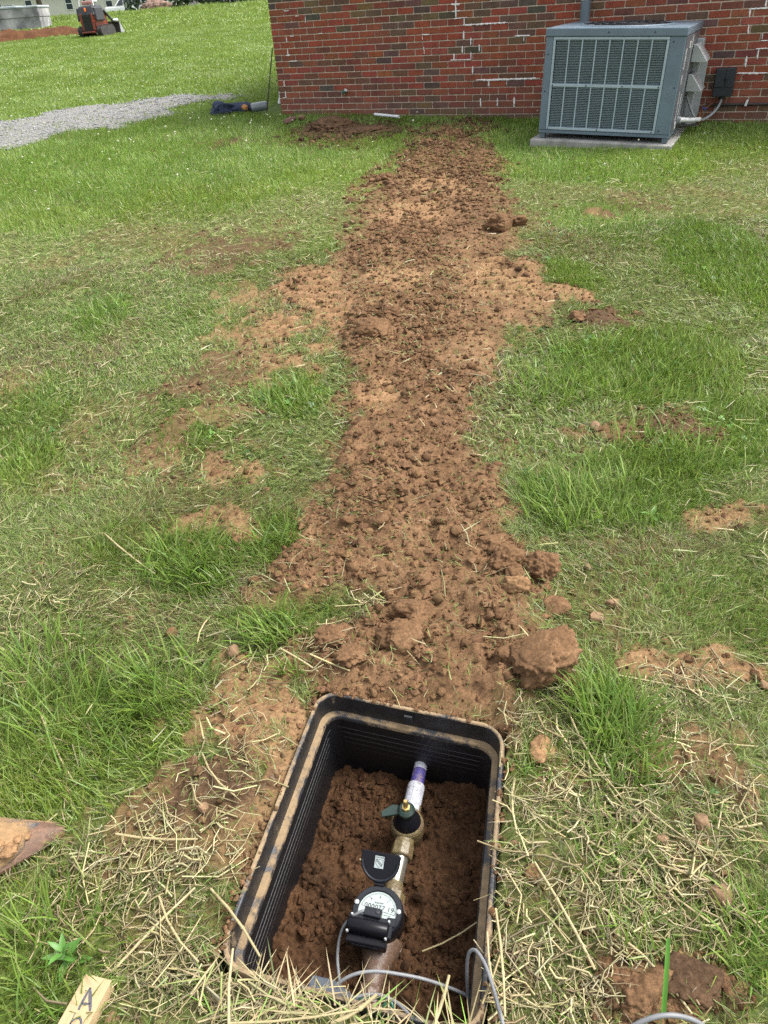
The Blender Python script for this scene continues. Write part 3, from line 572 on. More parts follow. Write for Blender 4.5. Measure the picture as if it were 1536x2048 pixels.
# electrical disconnect on the wall, its conduit, pipes
MAT_CHAR = M('charcoal_enclosure', (.016, .021, .028), (.012, .016, .021), 6, .5)
eb = thing('disconnect_box', 'charcoal electrical disconnect box with a hinged flap on the brick wall', 'electrical box', WP(5.235, 0, .43), (0, 0, AZ))
m = MB(); m.box((0, -.050, .125), (.185, .092, .25)); m.build('enclosure', MAT_CHAR, eb, bevel=.006, segs=2)
m = MB(); m.box((-.042, -.103, .165), (.088, .012, .155)); m.build('flap', MAT_CHAR, eb, bevel=.003)
m = MB(); m.box((.046, -.100, .165), (.075, .008, .16)); m.build('cover', MAT_CHAR, eb, bevel=.003)
m = MB(); m.lathe([(.014, 0), (.012, .016), (.004, .018)], 12, Matrix.Translation((.018, -.104, .16)) @ Matrix.Rotation(PI/2, 4, 'X')); m.build('latch', MAT_BLACK, eb, smoothang=40)
m = MB(); m.lathe([(.024, -.02), (.024, .004)], 14, Matrix.Translation((.0, -.05, -.002))); m.build('conduit_fitting', MAT_BLACK, eb, smoothang=40)
cd = thing('flexible_conduit', 'grey flexible conduit curving from the disconnect box down to the air conditioner', 'conduit', WP(5.235, -.05, .41), (0, 0, AZ))
cp = spline([(0, 0, 0), (-.01, -.005, -.05), (-.045, -.03, -.115), (-.11, -.09, -.165), (-.20, -.20, -.185), (-.29, -.33, -.185)], 8)
m = MB(); m.tube(cp, .0125, 12); m.build('sheath', MAT_GREYPIPE, cd, smoothang=50)
wp_ = thing('white_drain_pipe', 'short white pipe sticking out low from the right side of the air conditioner', 'pipe', WP(4.93, -.92, .335), (0, 0, AZ))
m = MB(); m.tube([(-.02, 0, 0), (.035, 0, 0)], .030, 16); m.build('flange', MAT_GREYPIPE, wp_, smoothang=40)
m = MB(); m.tube([(.02, 0, 0), (.10, .20, -.03), (.17, .36, -.045)], .021, 14); m.build('pipe', MAT_WHITE, wp_, smoothang=40)
m = MB(); m.tube([(.0, -.02, -.05), (.09, .2, -.075), (.165, .36, -.085)], .012, 10); m.build('lower_line', MAT_DARKPIPE, wp_, smoothang=40)
vl = thing('pipe_valve', 'rust-brown pipe fitting with a small blue handle beside the air conditioner', 'valve', WP(5.09, -.52, .285), (0, 0, AZ))
m = MB(); m.lathe([(.022, -.03), (.032, -.018), (.026, 0), (.032, .018), (.022, .03)], 14, Matrix.Rotation(PI/2, 4, 'Y')); m.tube([(0, 0, -.05), (0, 0, .05)], .02, 12); m.build('body', MAT_RUST, vl, smoothang=35)
m = MB(); m.tube([(0, 0, .03), (.03, .15, .075), (.06, .42, .085)], .011, 10); m.build('riser', MAT_RUST, vl, smoothang=50)
m = MB(); m.box((.03, .10, .085), (.05, .018, .012)); m.tube([(.03, .10, .06), (.03, .10, .088)], .007, 8); m.build('handle', M('blue_plastic', (.03, .07, .28), None, 10, .4), vl, bevel=.002)
m = MB(); m.tube(spline([(-.14, -.05, .22), (-.10, -.02, .12), (-.05, 0, .03), (0, .01, .0)], 6), .012, 10); m.build('whip', MAT_GREYPIPE, vl, smoothang=50)
wpz = thing('wall_pipe', 'thin dark pipe running along the lowest bricks with a white strap', 'pipe', WP(5.1, -.022, .352), (0, 0, AZ))
m = MB(); m.tube([(0, 0, 0), (3.5, 0, 0)], .0125, 12); m.build('run', MAT_DARKPIPE, wpz, smoothang=40)
m = MB(); m.box((.375, -.008, .012), (.022, .032, .055), (0, .25, 0)); m.build('strap', MAT_WHITE, wpz, bevel=.003)
hb = thing('hose_bib', 'small green tap with a white tag low on the brick wall', 'tap', WP(.89, 0, .545), (0, 0, AZ))
m = MB(); m.tube([(0, .0, 0), (0, -.045, 0)], .011, 10); m.tube([(0, -.04, .005), (0, -.055, -.035)], .010, 10); m.build('spout', M('old_brass', (.16, .12, .05), None, 20, .5, .7), hb, smoothang=40)
m = MB(); m.lathe([(.022, 0), (.024, .006), (.018, .01)], 10, Matrix.Translation((-.012, -.055, .0)) @ Matrix.Rotation(PI/2, 4, 'X')); m.build('handle', M('green_handle', (.02, .09, .05), None, 20, .5), hb, smoothang=40)
m = MB(); m.box((.018, -.05, .022), (.036, .004, .026), (0, .3, 0)); m.build('tag', MAT_WHITE, hb)
ds = thing('downspout_end', 'white drain spout end showing at the left corner of the wall', 'downspout', WP(-.09, .10, .42), (0, 0, AZ))
m = MB(); m.tube([(-.03, 0, .16), (-.045, 0, .06), (-.075, 0, .0)], .034, 12); m.build('spout', MAT_WHITE, ds, smoothang=50)
m = MB(); m.tube([(-.074, 0, .002), (-.080, 0, -.012)], .028, 12); m.build('opening', MAT_BLACK, ds)
rd = thing('thin_rod', 'thin dark rod leaning from the grass against the left corner of the wall', 'rod', WP(-.34, .0, .28), (0, 0, AZ))
m = MB(); m.tube([(0, 0, 0), (.235, -.012, .76)], .007, 8); m.build('shaft', MAT_DARKPIPE, rd, smoothang=40)

# ============================================================ FAR THINGS
def gzat(y): return float(np.interp(y, GY, GZ))
# concrete tank
MAT_TANK = M('weathered_concrete', (.40, .395, .39), (.12, .12, .125), 1.0, .95, bmp=.4, bscale=30, lo=.38, hi=.62)
tk = thing('concrete_tank', 'weathered grey concrete tank with a slab lid standing in the far field', 'tank', (-13.92, 38.9, 1.31), (0, 0, .06))
m = MB(); m.box((0, 0, .21), (1.95, 1.7, .50)); m.build('lower_wall', MAT_TANK, tk, bevel=.02)
m = MB(); m.box((0, 0, .635), (1.99, 1.74, .335)); m.build('upper_wall', MAT_TANK, tk, bevel=.02)
m = MB(); m.box((0, 0, .455), (1.91, 1.66, .02)); m.build('joint', MAT_WHITE, tk)
MAT_LID = M('pale_lid', (.36, .40, .43), (.26, .29, .31), 2, .8)
m = MB(); m.box((-.45, 0, .85), (1.15, 1.8, .09)); m.build('lid', MAT_LID, tk, bevel=.02)
m = MB(); m.box((.58, 0, .83), (.9, 1.8, .08)); m.build('lid', MAT_LID, tk, bevel=.02)
m = MB(); m.box((-.3, -.3, .92), (.35, .3, .06)); m.build('hatch', M('grey_green', (.12, .15, .13), None, 5), tk, bevel=.01)
# spoil heaps of red earth
MAT_RED = soil_mat('red_earth', (.060, .026, .012), (.120, .056, .026), 3, .9)
def heap(name, pts, wid, hgt, seed, mat, label, cat):
    P = np.array(spline(pts, 10)); n = len(P); m_ = 22; V = []; Q = []
    for i, (x, y) in enumerate(P):
        t = P[min(i+1, n-1)]-P[max(i-1, 0)]; t /= np.linalg.norm(t); p = np.array((-t[1], t[0])); e = math.sin(PI*min(1, max(.02, i/(n-1))))**.4
        for k in range(m_):
            u = -1+2*k/(m_-1); X = x+p[0]*u*wid*e; Y = y+p[1]*u*wid*e
            V.append((X, Y, gzat(Y)-.06+(hgt+.06)*e*(1-u*u)))
    V = np.array(V); b = V[:, 2]-np.interp(V[:, 1], GY, GZ)+.06
    V[:, 2] += (b*.9)*(.45*fbm(V[:, 0]*1.7+seed, V[:, 1]*1.7, seed, 3)+.35*fbm(V[:, 0]*6, V[:, 1]*6, seed+5, 2))
    i = (np.arange(n-1)[:, None]*m_+np.arange(m_-1)[None]).ravel(); Q = np.stack([i, i+m_, i+m_+1, i+1], 1)
    o = link(bpy.data.objects.new(name, np_mesh(name, V, Q.ravel(), np.arange(len(Q))*4, np.full(len(Q), 4), mat)))
    return tag(o, label, cat)
heap('dirt_berm', [(-17.5, 30.2), (-14.2, 29.8), (-12.2, 30.2), (-10.4, 31.0), (-8.6, 31.0)], .95, .30, 91, MAT_RED, 'long low heap of red earth stretching left from the orange track loader', 'dirt heap')
heap('dirt_berm', [(-18.5, 34.6), (-15.5, 34.8), (-13.3, 34.9), (-12.0, 34.6)], .55, .09, 93, MAT_RED, 'shorter bank of red earth directly in front of the grey concrete tank', 'dirt heap')

# compact track loader seen from behind
MAT_ORANGE = M('orange_red_paint', (.17, .032, .016), (.12, .026, .014), 6, .45); MAT_RUBBER = M('rubber_track', (.022, .022, .023), (.05, .043, .036), 12, .85, bmp=.4)
MAT_CHARP = M('charcoal_paint', (.028, .030, .034), (.02, .021, .024), 8, .45)
MAT_AMBER = M('amber_lens', (.7, .16, .03), None, 30, .3); MAT_RLENS = M('red_lens', (.55, .05, .03), None, 30, .3)
ld = thing('track_loader', 'small orange and black stand-on track loader with its bucket lowered in the far field', 'loader', (-8.20, 29.2, 1.05), (0, 0, -.20))
m = MB(); m.hexa([(-.27, -.38, .14), (.27, -.38, .14), (.27, .55, .14), (-.27, .55, .14), (-.30, -.42, .62), (.30, -.42, .62), (.30, .5, .66), (-.30, .5, .66)]); m.build('chassis', MAT_ORANGE, ld, bevel=.03, segs=2)
m = MB(); m.hexa([(-.33, -.45, .58), (.33, -.45, .58), (.33, .35, .60), (-.33, .35, .60), (-.27, -.36, .86), (.27, -.36, .86), (.27, .3, .90), (-.27, .3, .90)]); m.build('hood', MAT_CHARP, ld, bevel=.05, segs=3)
m = MB(); m.box((0, -.447, .40), (.30, .02, .46)); gr_ = m.build('grille', MAT_BLACK, ld)
for k in range(8): m = MB(); m.box((0, -.462, .22+k*.052), (.28, .018, .018), (.3, 0, 0)); m.build('slat', MAT_CHARP, gr_)
for s in (-1, 1):
    m = MB(); m.box((s*.20, -.44, .42), (.085, .05, .48)); m.build('side_frame', MAT_ORANGE, ld, bevel=.01)
    m = MB(); m.lathe([(.028, 0), (.026, .02)], 12, Matrix.Translation((s*.25, -.45, .44)) @ Matrix.Rotation(PI/2, 4, 'X')); m.build('tail_light', MAT_AMBER if s < 0 else MAT_RLENS, ld)
    m = MB(); m.hexa([(s*.33-.04, -.40, .45), (s*.33+.04, -.40, .45), (s*.33+.04, .2, .45), (s*.33-.04, .2, .45), (s*.31-.04, -.38, .82), (s*.31+.04, -.38, .82), (s*.31+.04, .2, .82), (s*.31-.04, .2, .82)]); m.build('tank', MAT_CHARP, ld, bevel=.02)
    tr = MB(); prof = [(-.45, .16), (-.40, .05), (-.30, .0), (.52, .0), (.62, .06), (.66, .16), (.60, .27), (.45, .32), (-.30, .30), (-.42, .25)]
    tr.prism(prof, s*.36-.085, s*.36+.085, Matrix(((0, 0, 1, 0), (1, 0, 0, 0), (0, 1, 0, 0), (0, 0, 0, 1)))); t_o = tr.build('track', MAT_RUBBER, ld, bevel=.012)
    for i in range(len(prof)):
        a = np.array(prof[i]); b = np.array(prof[(i+1) % len(prof)]); n = max(1, int(np.linalg.norm(b-a)/.085))
        for k in range(n):
            c = a+(b-a)*(k+.5)/n; an = math.atan2(b[1]-a[1], b[0]-a[0]); m = MB(); m.box((s*.36, c[0], c[1]), (.178, .035, .028), (an, 0, 0)); m.build('lug', MAT_RUBBER, t_o)
    m = MB(); m.tube([(s*.30, -.25, .78), (s*.32, .3, .72), (s*.33, .8, .42), (s*.33, 1.0, .18)], [.035, .04, .04, .035], 8); m.build('lift_arm', MAT_CHARP, ld, smoothang=40)
m = MB(); m.box((0, -.50, .135), (.46, .14, .05)); m.build('platform', MAT_ORANGE, ld, bevel=.01)
m = MB(); m.box((0, -.37, .76), (.045, .20, .10)); m.build('badge_strip', MAT_AMBER, ld, bevel=.01)
m = MB(); m.box((0, -.10, .95), (.36, .22, .10)); m.build('console', M('pinkish_console', (.45, .22, .2), (.3, .12, .1), 8), ld, bevel=.02)
for s in (-1, 1): m = MB(); m.tube(spline([(s*.27, -.25, .86), (s*.24, -.2, 1.03), (s*.10, -.12, 1.10), (0, -.08, 1.08)], 5), .016, 8); m.build('handle_bar', MAT_WHITE, ld, smoothang=40)
m = MB(); m.tube([(-.09, -.12, .98), (-.10, -.14, 1.07)], .03, 8); m.build('control_knob', MAT_BLACK, ld, bevel=.005)
V, Fc = lump(311, sub=3, rad=(.15, .12, .09), amp=.35); o = link(bpy.data.objects.new('draped_cloth', np_mesh('draped_cloth', V, Fc.ravel(), np.arange(len(Fc))*3, np.full(len(Fc), 3), MAT_WHITE)), ld); o.location = (.17, -.02, 1.0)
bk = MB(); pr = [(.92, .02), (1.25, .0), (1.32, .05), (1.22, .07), (1.02, .12), (.98, .40), (.93, .40)]
bk.prism(pr, -.50, .50, Matrix(((0, 0, 1, 0), (1, 0, 0, 0), (0, 1, 0, 0), (0, 0, 0, 1)))); b_o = bk.build('bucket', MAT_DARKPIPE, ld, bevel=.006)
for s in (-1, 1): m = MB(); m.prism([(.94, .03), (1.28, .02), (.98, .39)], s*.49-.012, s*.49+.012, Matrix(((0, 0, 1, 0), (1, 0, 0, 0), (0, 1, 0, 0), (0, 0, 0, 1)))); m.build('side_plate', MAT_GALV if s > 0 else MAT_DARKPIPE, b_o)
V, Fc = lump(313, sub=3, rad=(.09, .15, .05), amp=.3); o = link(bpy.data.objects.new('cylinder_guard', np_mesh('cylinder_guard', V, Fc.ravel(), np.arange(len(Fc))*3, np.full(len(Fc), 3), MAT_GALV)), ld); o.location = (.42, .86, .42)

# house, car, tree, dark hedge far off
MAT_SIDING = M('cream_siding', (.50, .49, .43), (.45, .44, .39), 3, .8); MAT_GLASS = M('window_glass', (.05, .06, .065), (.03, .035, .04), 2, .1); MAT_SHUT = M('grey_green_shutter', (.14, .17, .15), None, 5, .7)
ld.scale = (.92, .92, .96)
hs_ = thing('house', 'long cream house with small dark windows beyond the tall grass', 'house', (-35.5, 120, 1.6), (0, 0, .02))
m = MB(); m.box((0, 4, 1.7), (26, 8, 3.4)); m.build('wall', MAT_SIDING, hs_)
m = MB(); m.hexa([(-13.5, -.6, 3.35), (13.5, -.6, 3.35), (13.5, 4, 5.3), (-13.5, 4, 5.3), (-13.5, -.6, 3.5), (13.5, -.6, 3.5), (13.5, 4, 5.5), (-13.5, 4, 5.5)]); m.hexa([(-13.5, 4, 5.3), (13.5, 4, 5.3), (13.5, 8.6, 3.35), (-13.5, 8.6, 3.35), (-13.5, 4, 5.5), (13.5, 4, 5.5), (13.5, 8.6, 3.5), (-13.5, 8.6, 3.5)]); m.build('roof', M('grey_roof', (.16, .15, .14), None, 5), hs_)
for wx_ in (-10, -6, -.8, 4.4, 8.6, 11.6):
    m = MB(); m.box((wx_, -.03, 2.05), (.95, .1, 1.45)); w_ = m.build('window', MAT_WHITE, hs_)
    for dz in (-.34, .34): m = MB(); m.box((wx_, -.085, 2.05+dz), (.78, .02, .6)); m.build('pane', MAT_GLASS, w_)
cr = thing('parked_car', 'white estate car parked beyond the tall grass behind the track loader', 'car', (-22.7, 95, 1.60), (0, 0, -.05))
MAT_CARW = M('white_car_paint', (.78, .79, .80), (.72, .73, .74), 2, .25)
m = MB(); m.hexa([(-2.3, -.88, .35), (2.3, -.88, .35), (2.3, .88, .35), (-2.3, .88, .35), (-2.25, -.85, 1.0), (2.3, -.85, 1.0), (2.3, .85, 1.0), (-2.25, .85, 1.0)]); m.build('body', MAT_CARW, cr, bevel=.08, segs=3)
m = MB(); m.hexa([(-1.3, -.82, .98), (2.25, -.82, .98), (2.25, .82, .98), (-1.3, .82, .98), (-.6, -.68, 1.68), (1.75, -.68, 1.68), (1.75, .68, 1.68), (-.6, .68, 1.68)]); m.build('cabin', MAT_CARW, cr, bevel=.06, segs=2)
for a, b in ((-1.02, -.30), (-.2, .62), (.74, 1.66)):
    m = MB(); k = .12
    m.hexa([(a, -.83, 1.08), (b, -.83, 1.08), (b, -.78, 1.08), (a, -.78, 1.08), (a+(.45 if a < -1 else 0), -.735, 1.56), (b-(.0 if b < 1 else .12), -.735, 1.56), (b-(.0 if b < 1 else .12), -.68, 1.56), (a+(.45 if a < -1 else 0), -.68, 1.56)]); m.build('side_window', MAT_GLASS, cr)
for wx_ in (-1.45, 1.45):
    for wy_ in (-.8, .8): m = MB(); m.lathe([(.2, -.11), (.34, -.1), (.34, .1), (.2, .11)], 20, Matrix.Translation((wx_, wy_, .34)) @ Matrix.Rotation(PI/2, 4, 'X')); m.build('wheel', MAT_RUBBER, cr, smoothang=40)
MAT_LEAF = blade_mat('leaf_faces', .25, .6); MAT_BARK = M('bark', (.10, .075, .05), (.05, .04, .03), 8, .95, bmp=.6, bscale=20)
def leaf_cloud(n, cen, rad, size, cols, seed):
    q = np.random.default_rng(seed); out = []
    P = q.normal(size=(n, 3)); P /= np.linalg.norm(P, axis=1)[:, None]; P *= (q.random(n)**.35)[:, None]
    k = n3(P*2.2+seed, seed) > -.25; P = P[k]; n = len(P); P = P*np.array(rad)*(1+.25*n3(P*3+seed, seed+1))[:, None]+np.array(cen)
    a = q.normal(size=(n, 3)); a /= np.linalg.norm(a, axis=1)[:, None]; b = np.cross(a, q.normal(size=(n, 3))); b /= np.linalg.norm(b, axis=1)[:, None]; s = q.uniform(.6, 1.3, n)[:, None]*size
    V = np.stack([P-a*s, P+b*s*.45, P+a*s, P-b*s*.45], 1).reshape(-1, 3); c = np.array(cols)[q.integers(0, len(cols), n)]*q.uniform(.75, 1.25, (n, 1))
    return V, np.repeat(c, 4, 0)
def cloud_obj(name, parts, parent, kind=None):
    V = np.concatenate([p[0] for p in parts]); c = np.concatenate([p[1] for p in parts]); n = len(V)//4
    o = link(bpy.data.objects.new(name, np_mesh(name, V, np.arange(n*4), np.arange(n)*4, np.full(n, 4), MAT_LEAF, c, False)), parent)
    if kind: o['kind'] = kind
    return o
TGREEN = [(.05, .11, .02), (.07, .14, .03), (.035, .08, .018), (.09, .16, .035)]; DGREEN = [(.025, .05, .018), (.04, .07, .025), (.018, .035, .014), (.05, .07, .03)]
tr_ = thing('tree', 'young tree with a thin trunk standing just right of the grey concrete tank', 'tree', (-15.6, 46.5, 1.60))
m = MB(); m.tube(spline([(0, 0, 0), (.03, .02, .9), (-.04, 0, 1.8), (.05, .03, 3.2), (0, 0, 4.6)], 5), [.16-.11*i/20 for i in range(21)], 10); tko = m.build('trunk', MAT_BARK, tr_, smoothang=60)
for a, z, L in ((.3, 1.1, 1.2), (2.4, 1.25, 1.3), (4.2, 1.6, 1.3), (5.4, 2.0, 1.5), (1.4, 2.3, 1.5), (3.3, 2.8, 1.3)):
    m = MB(); m.tube(spline([(0, 0, z), (math.cos(a)*L*.5, math.sin(a)*L*.5, z+.35), (math.cos(a)*L, math.sin(a)*L, z+.6)], 4), [.06, .055, .05, .045, .04, .03, .025, .02, .015], 7); m.build('limb', MAT_BARK, tr_, smoothang=60)
cloud_obj('crown', [leaf_cloud(2600, (0, 0, 3.4), (2.0, 2.0, 1.8), .13, TGREEN, 5), leaf_cloud(500, (.9, .2, 1.55), (.8, .8, .38), .11, TGREEN, 6), leaf_cloud(420, (-.6, -.3, 1.6), (.6, .6, .34), .11, TGREEN, 7)], tr_)
hd_ = cloud_obj('treeline', [leaf_cloud(900, (x, 84+q*3, 2.6+q), (3.2, 2.4, 2.6+q), .34, DGREEN, 20+i) for i, (x, q) in enumerate([(-17.5, .3), (-14.5, .9), (-11.5, .4), (-8.2, 1.0), (-5, .6), (-1.8, 1.2), (2, .5), (6, 1), (10, .6), (14, 1.2), (-44, .8), (-50, 1.1), (-38, .4)])], None, 'stuff')
hd_['label'] = 'dark line of bushes along the far edge of the field'
bh = lump_mesh('brush_pile', 402, M('brown_brush', (.24, .15, .11), (.12, .08, .06), 3, .95), sub=4, rad=(1.15, .9, .62), amp=.3, fine=.3)
bo = link(bpy.data.objects.new('brush_pile', bh)); bo.location = (-15.9, 76, 1.95); tag(bo, 'pinkish brown heap of brush beyond the tall grass, right of the white car', 'brush heap')
# things lying by the left end of the wall
tb = thing('tool_bag', 'navy cloth bag slumped in the grass left of the wall corner', 'bag', (-1.63, 11.35, h1(-1.63, 11.35)), (0, 0, -.1))
MAT_NAVY = M('navy_cloth', (.014, .024, .055), (.03, .04, .075), 14, .9, bmp=.6, bscale=40)
for nm, sd_, c, r in (('bag_body', 501, (-.16, 0, .075), (.24, .17, .10)), ('folded_flap', 503, (.18, .03, .07), (.24, .13, .075))):
    V, Fc = lump(sd_, sub=4, rad=r, amp=.35, fine=.12); o = link(bpy.data.objects.new(nm, np_mesh(nm, V, Fc.ravel(), np.arange(len(Fc))*3, np.full(len(Fc), 3), MAT_NAVY)), tb); o.location = c
m = MB(); m.tube(spline([(-.3, -.1, .08), (-.15, -.17, .15), (.02, -.12, .14), (.1, -.05, .1)], 5), .014, 7); m.build('strap', MAT_NAVY, tb, smoothang=50)
tb.scale = (.72, .8, .85)
og = lump_mesh('orange_glove', 505, M('orange_cloth', (.45, .16, .04), (.32, .18, .07), 20, .9), sub=3, rad=(.042, .04, .04), amp=.3)
oo = link(bpy.data.objects.new('orange_rag', og)); oo.location = (-1.44, 11.28, h1(-1.44, 11.28)+.065); tag(oo, 'small bright orange rag at the right end of the navy bag', 'rag')
cy = thing('rolled_pipe', 'short dark grey cylinder lying in the grass beside the wall corner', 'cylinder', (-1.24, 11.18, h1(-1.24, 11.18)+.075), (0, -.06, .10))
m = MB(); m.tube([(-.105, 0, 0), (.105, 0, 0)], .052, 20); m.build('drum', M('grey_drum', (.15, .17, .18), (.10, .115, .125), 8, .35), cy, smoothang=40, bevel=.006)
for s in (-1, 1): m = MB(); m.tube([(s*.103, 0, 0), (s*.112, 0, 0)], .046, 20); m.build('end_cap', MAT_CHARP, cy, smoothang=40)
m = MB(); m.box((0, .01, .052), (.19, .02, .008)); m.build('ridge', MAT_GALV, cy, bevel=.003)
pv = thing('pvc_pipe', 'short white plastic pipe lying on the grass in front of the brick wall', 'pipe', (.39, 9.89, h1(.39, 9.89)+.06), (0, .04, -.75))
m = MB(); m.lathe([(.011, -.19), (.016, -.19), (.016, .19), (.011, .19), (.011, -.19)], 16, Matrix.Rotation(PI/2, 4, 'Y'), caps=False); m.build('tube', MAT_WHITE, pv, smoothang=40)
rb = thing('broken_brick', 'pinkish broken brick lying in the grass left of the dark earth heap', 'brick', (-.77, 10.16, h1(-.77, 10.16)+.02), (.1, -.22, .25))
V, Fc = lump(507, sub=3, rad=(.085, .05, .035), amp=.12, facets=9, fine=.05); o = link(bpy.data.objects.new('brick_piece', np_mesh('brick_piece', V, Fc.ravel(), np.arange(len(Fc))*3, np.full(len(Fc), 3), M('pink_brick', (.17, .085, .07), (.09, .045, .036), 20, .9))), rb); o.location = (0, 0, .035)
V, Fc = lump(509, sub=3, rad=(.05, .04, .035), amp=.15, facets=7, fine=.05); o = link(bpy.data.objects.new('stone_piece', np_mesh('stone_piece', V, Fc.ravel(), np.arange(len(Fc))*3, np.full(len(Fc), 3), MAT_STONE)), rb); o.location = (.15, .03, .01)
# dark earth heap at the foot of the wall
for (nm, x, y, r, hh, sd_, lb) in (('dirt_heap', -.28, 9.62, (.27, .30, .10), 0, 601, 'dark brown heap of crumbled earth on the lawn below the tap'), ('dirt_heap', .10, 9.35, (.27, .26, .05), 0, 603, 'flatter brown spread of earth joined to the right of the dark heap')):
    V, Fc = lump(sd_, sub=5, rad=r, amp=.34, fine=.2); me = np_mesh(nm, V, Fc.ravel(), np.arange(len(Fc))*3, np.full(len(Fc), 3), MAT_DARKSOIL)
    o = link(bpy.data.objects.new(nm, me)); o.location = (x, y, h1(x, y)+.0); tag(o, lb, 'dirt heap')

# ============================================================ THE METER BOX
BX_W, BX_L = .49, .675
def bq(lx, ly, z):
    u = lx/BX_W+.5; v = ly/BX_L+.5; A, B, Ee, D = BOXC
    p = (1-v)*((1-u)*A+u*B)+v*((1-u)*D+u*Ee); return (float(p[0]), float(p[1]), z)
def ring(inset, z, r, n=9):
    hx, hy = BX_W/2-inset, BX_L/2-inset; out = []
    for sx, sy, a0 in ((1, 1, 0), (-1, 1, 90), (-1, -1, 180), (1, -1, 270)):
        for k in range(n+1):
            a = math.radians(a0+90*k/n); out.append(bq(sx*(hx-r)+r*math.cos(a), sy*(hy-r)+r*math.sin(a), z))
    return out
def loft(prof, name, mat, parent, sm=50, closed=False):
    m = MB(); rs = [ring(i, z, r) for i, z, r in prof]; n = len(rs[0]); V = [p for q in rs for p in q]; F = []
    for i in range(len(rs)-1):
        for k in range(n): F.append((i*n+k, i*n+(k+1) % n, (i+1)*n+(k+1) % n, (i+1)*n+k))
    m.add(V, F); return m.build(name, mat, parent, smoothang=sm)
MAT_RIM = muddy('mud_smeared_black_plastic', (.016, .018, .022), (.235, .168, .095), 13, .44, up=.09, rough=.4, width=.05)
MAT_LIP = muddy('black_plastic_lip', (.012, .012, .013), (.20, .145, .08), 12, .36, up=.0, rough=.4, width=.03)
MAT_LEDGE = muddy('clay_covered_ledge', (.02, .02, .022), (.21, .148, .082), 14, .47, up=.09, rough=.5, width=.05)
MAT_INNER = muddy('black_box_wall', (.004, .004, .005), (.10, .06, .03), 30, .24, up=.0, rough=.45, width=.03)
mb = thing('meter_box', 'open black plastic water meter box sunk in the ground, its rim smeared with tan clay', 'meter box', (0, 0, 0))
loft([(-.004, -.08, .062), (0, .004, .06), (.001, .012, .059), (.0035, .0165, .057), (.0085, .017, .052), (.011, .0155, .050), (.0122, .012, .049)], 'rim', MAT_RIM, mb)
lip = loft([(.0122, .0125, .049), (.0128, .005, .049), (.0145, -.028, .047), (.015, -.038, .047)], 'lip', MAT_LIP, mb)
loft([(.0148, -.0375, .047), (.0165, -.039, .046), (.0255, -.0395, .040), (.028, -.0405, .038), (.0295, -.044, .037), (.030, -.052, .036)], 'ledge', MAT_LEDGE, mb)
iw = loft([(.0298, -.051, .036), (.033, -.10, .035), (.038, -.22, .033), (.044, -.42, .030)], 'inner_wall', MAT_INNER, mb)
for k in range(7):
    z = -.078-k*.0175; i = .0322+.0045*(k/9)
    loft([(i, z+.0009, .031), (i+.0009, z+.0003, .030), (i+.0009, z-.0003, .030), (i, z-.0009, .031)], 'rib', MAT_INNER, iw)
sl_ = MB(); c = bq(.0, -BX_L/2+.0205, -.010); d_ = Vector(BOXC[1]-BOXC[0]).normalized(); an = math.atan2(d_.y, d_.x)
sl_.box(c, (.020, .006, .026), (0, 0, an)); sl_.build('latch_slot', MAT_BLACK, mb)
# earth inside the box
def zin(lx, ly):
    v = ly/BX_L+.5; u = lx/BX_W+.5
    z = -.222+.012*u-.020*(1-u)*(1-v)+.035*smooth(.25, 1.0, v)+.018*smooth(.62, .95, u)
    z = z+.026*fbm(lx*9+4, ly*9, 121, 3)+.012*np.abs(n2(lx*26, ly*26, 123))+.009*n2(lx*50, ly*50, 125)+.006*np.abs(n2(lx*80, ly*80, 126))+.005*n2(lx*140, ly*140, 127)
    return z
def box_xy(lx, ly):
    u = lx/BX_W+.5; v = ly/BX_L+.5; A, B, Ee, D = BOXC
    return [(1-v)*((1-u)*A[i]+u*B[i])+v*((1-u)*D[i]+u*Ee[i]) for i in (0, 1)]
def inv_box(x, y):
    lx = ly = 0.0
    for _ in range(12):
        p = box_xy(lx, ly); ex, ey = x-p[0], y-p[1]; a = np.array([[box_xy(lx+.01, ly)[i]-p[i] for i in (0, 1)], [box_xy(lx, ly+.01)[i]-p[i] for i in (0, 1)]]).T/.01
        s_ = np.linalg.solve(a, [ex, ey]); lx += s_[0]; ly += s_[1]
    return lx, ly
def soil_z(x, y): lx, ly = inv_box(x, y); return float(zin(np.array(lx), np.array(ly)))
def box_soil():
    lx, ly = np.meshgrid(np.linspace(-.212, .212, 160), np.linspace(-.304, .304, 230)); lx = lx.ravel(); ly = ly.ravel(); X, Y = box_xy(lx, ly); Z = zin(lx, ly)
    m = 160; i = (np.arange(229)[:, None]*m+np.arange(159)[None]).ravel(); Q = np.stack([i, i+m, i+m+1, i+1], 1)
    o = link(bpy.data.objects.new('box_floor', np_mesh('box_floor', np.stack([X, Y, Z], 1), Q.ravel(), np.arange(len(Q))*4, np.full(len(Q), 4), MAT_WET))); o['kind'] = 'structure'
    n = 5200; lx = rng.uniform(-.19, .19, n); ly = rng.uniform(-.285, .285, n); k = rng.random(n) < .35+.8*fbm(lx*8, ly*8, 131, 2); lx, ly = lx[k], ly[k]; X, Y = box_xy(lx, ly)
    scatter_lumps('soil_crumbs', X, Y, zin(lx, ly), np.clip(rng.gamma(2, .0020, len(X)), .0016, .012), MAT_WETCRUMB, 'damp crumbs of earth inside the meter box', sub=1, sink=.3, amp=.45)
    n = 26; 
box_soil()

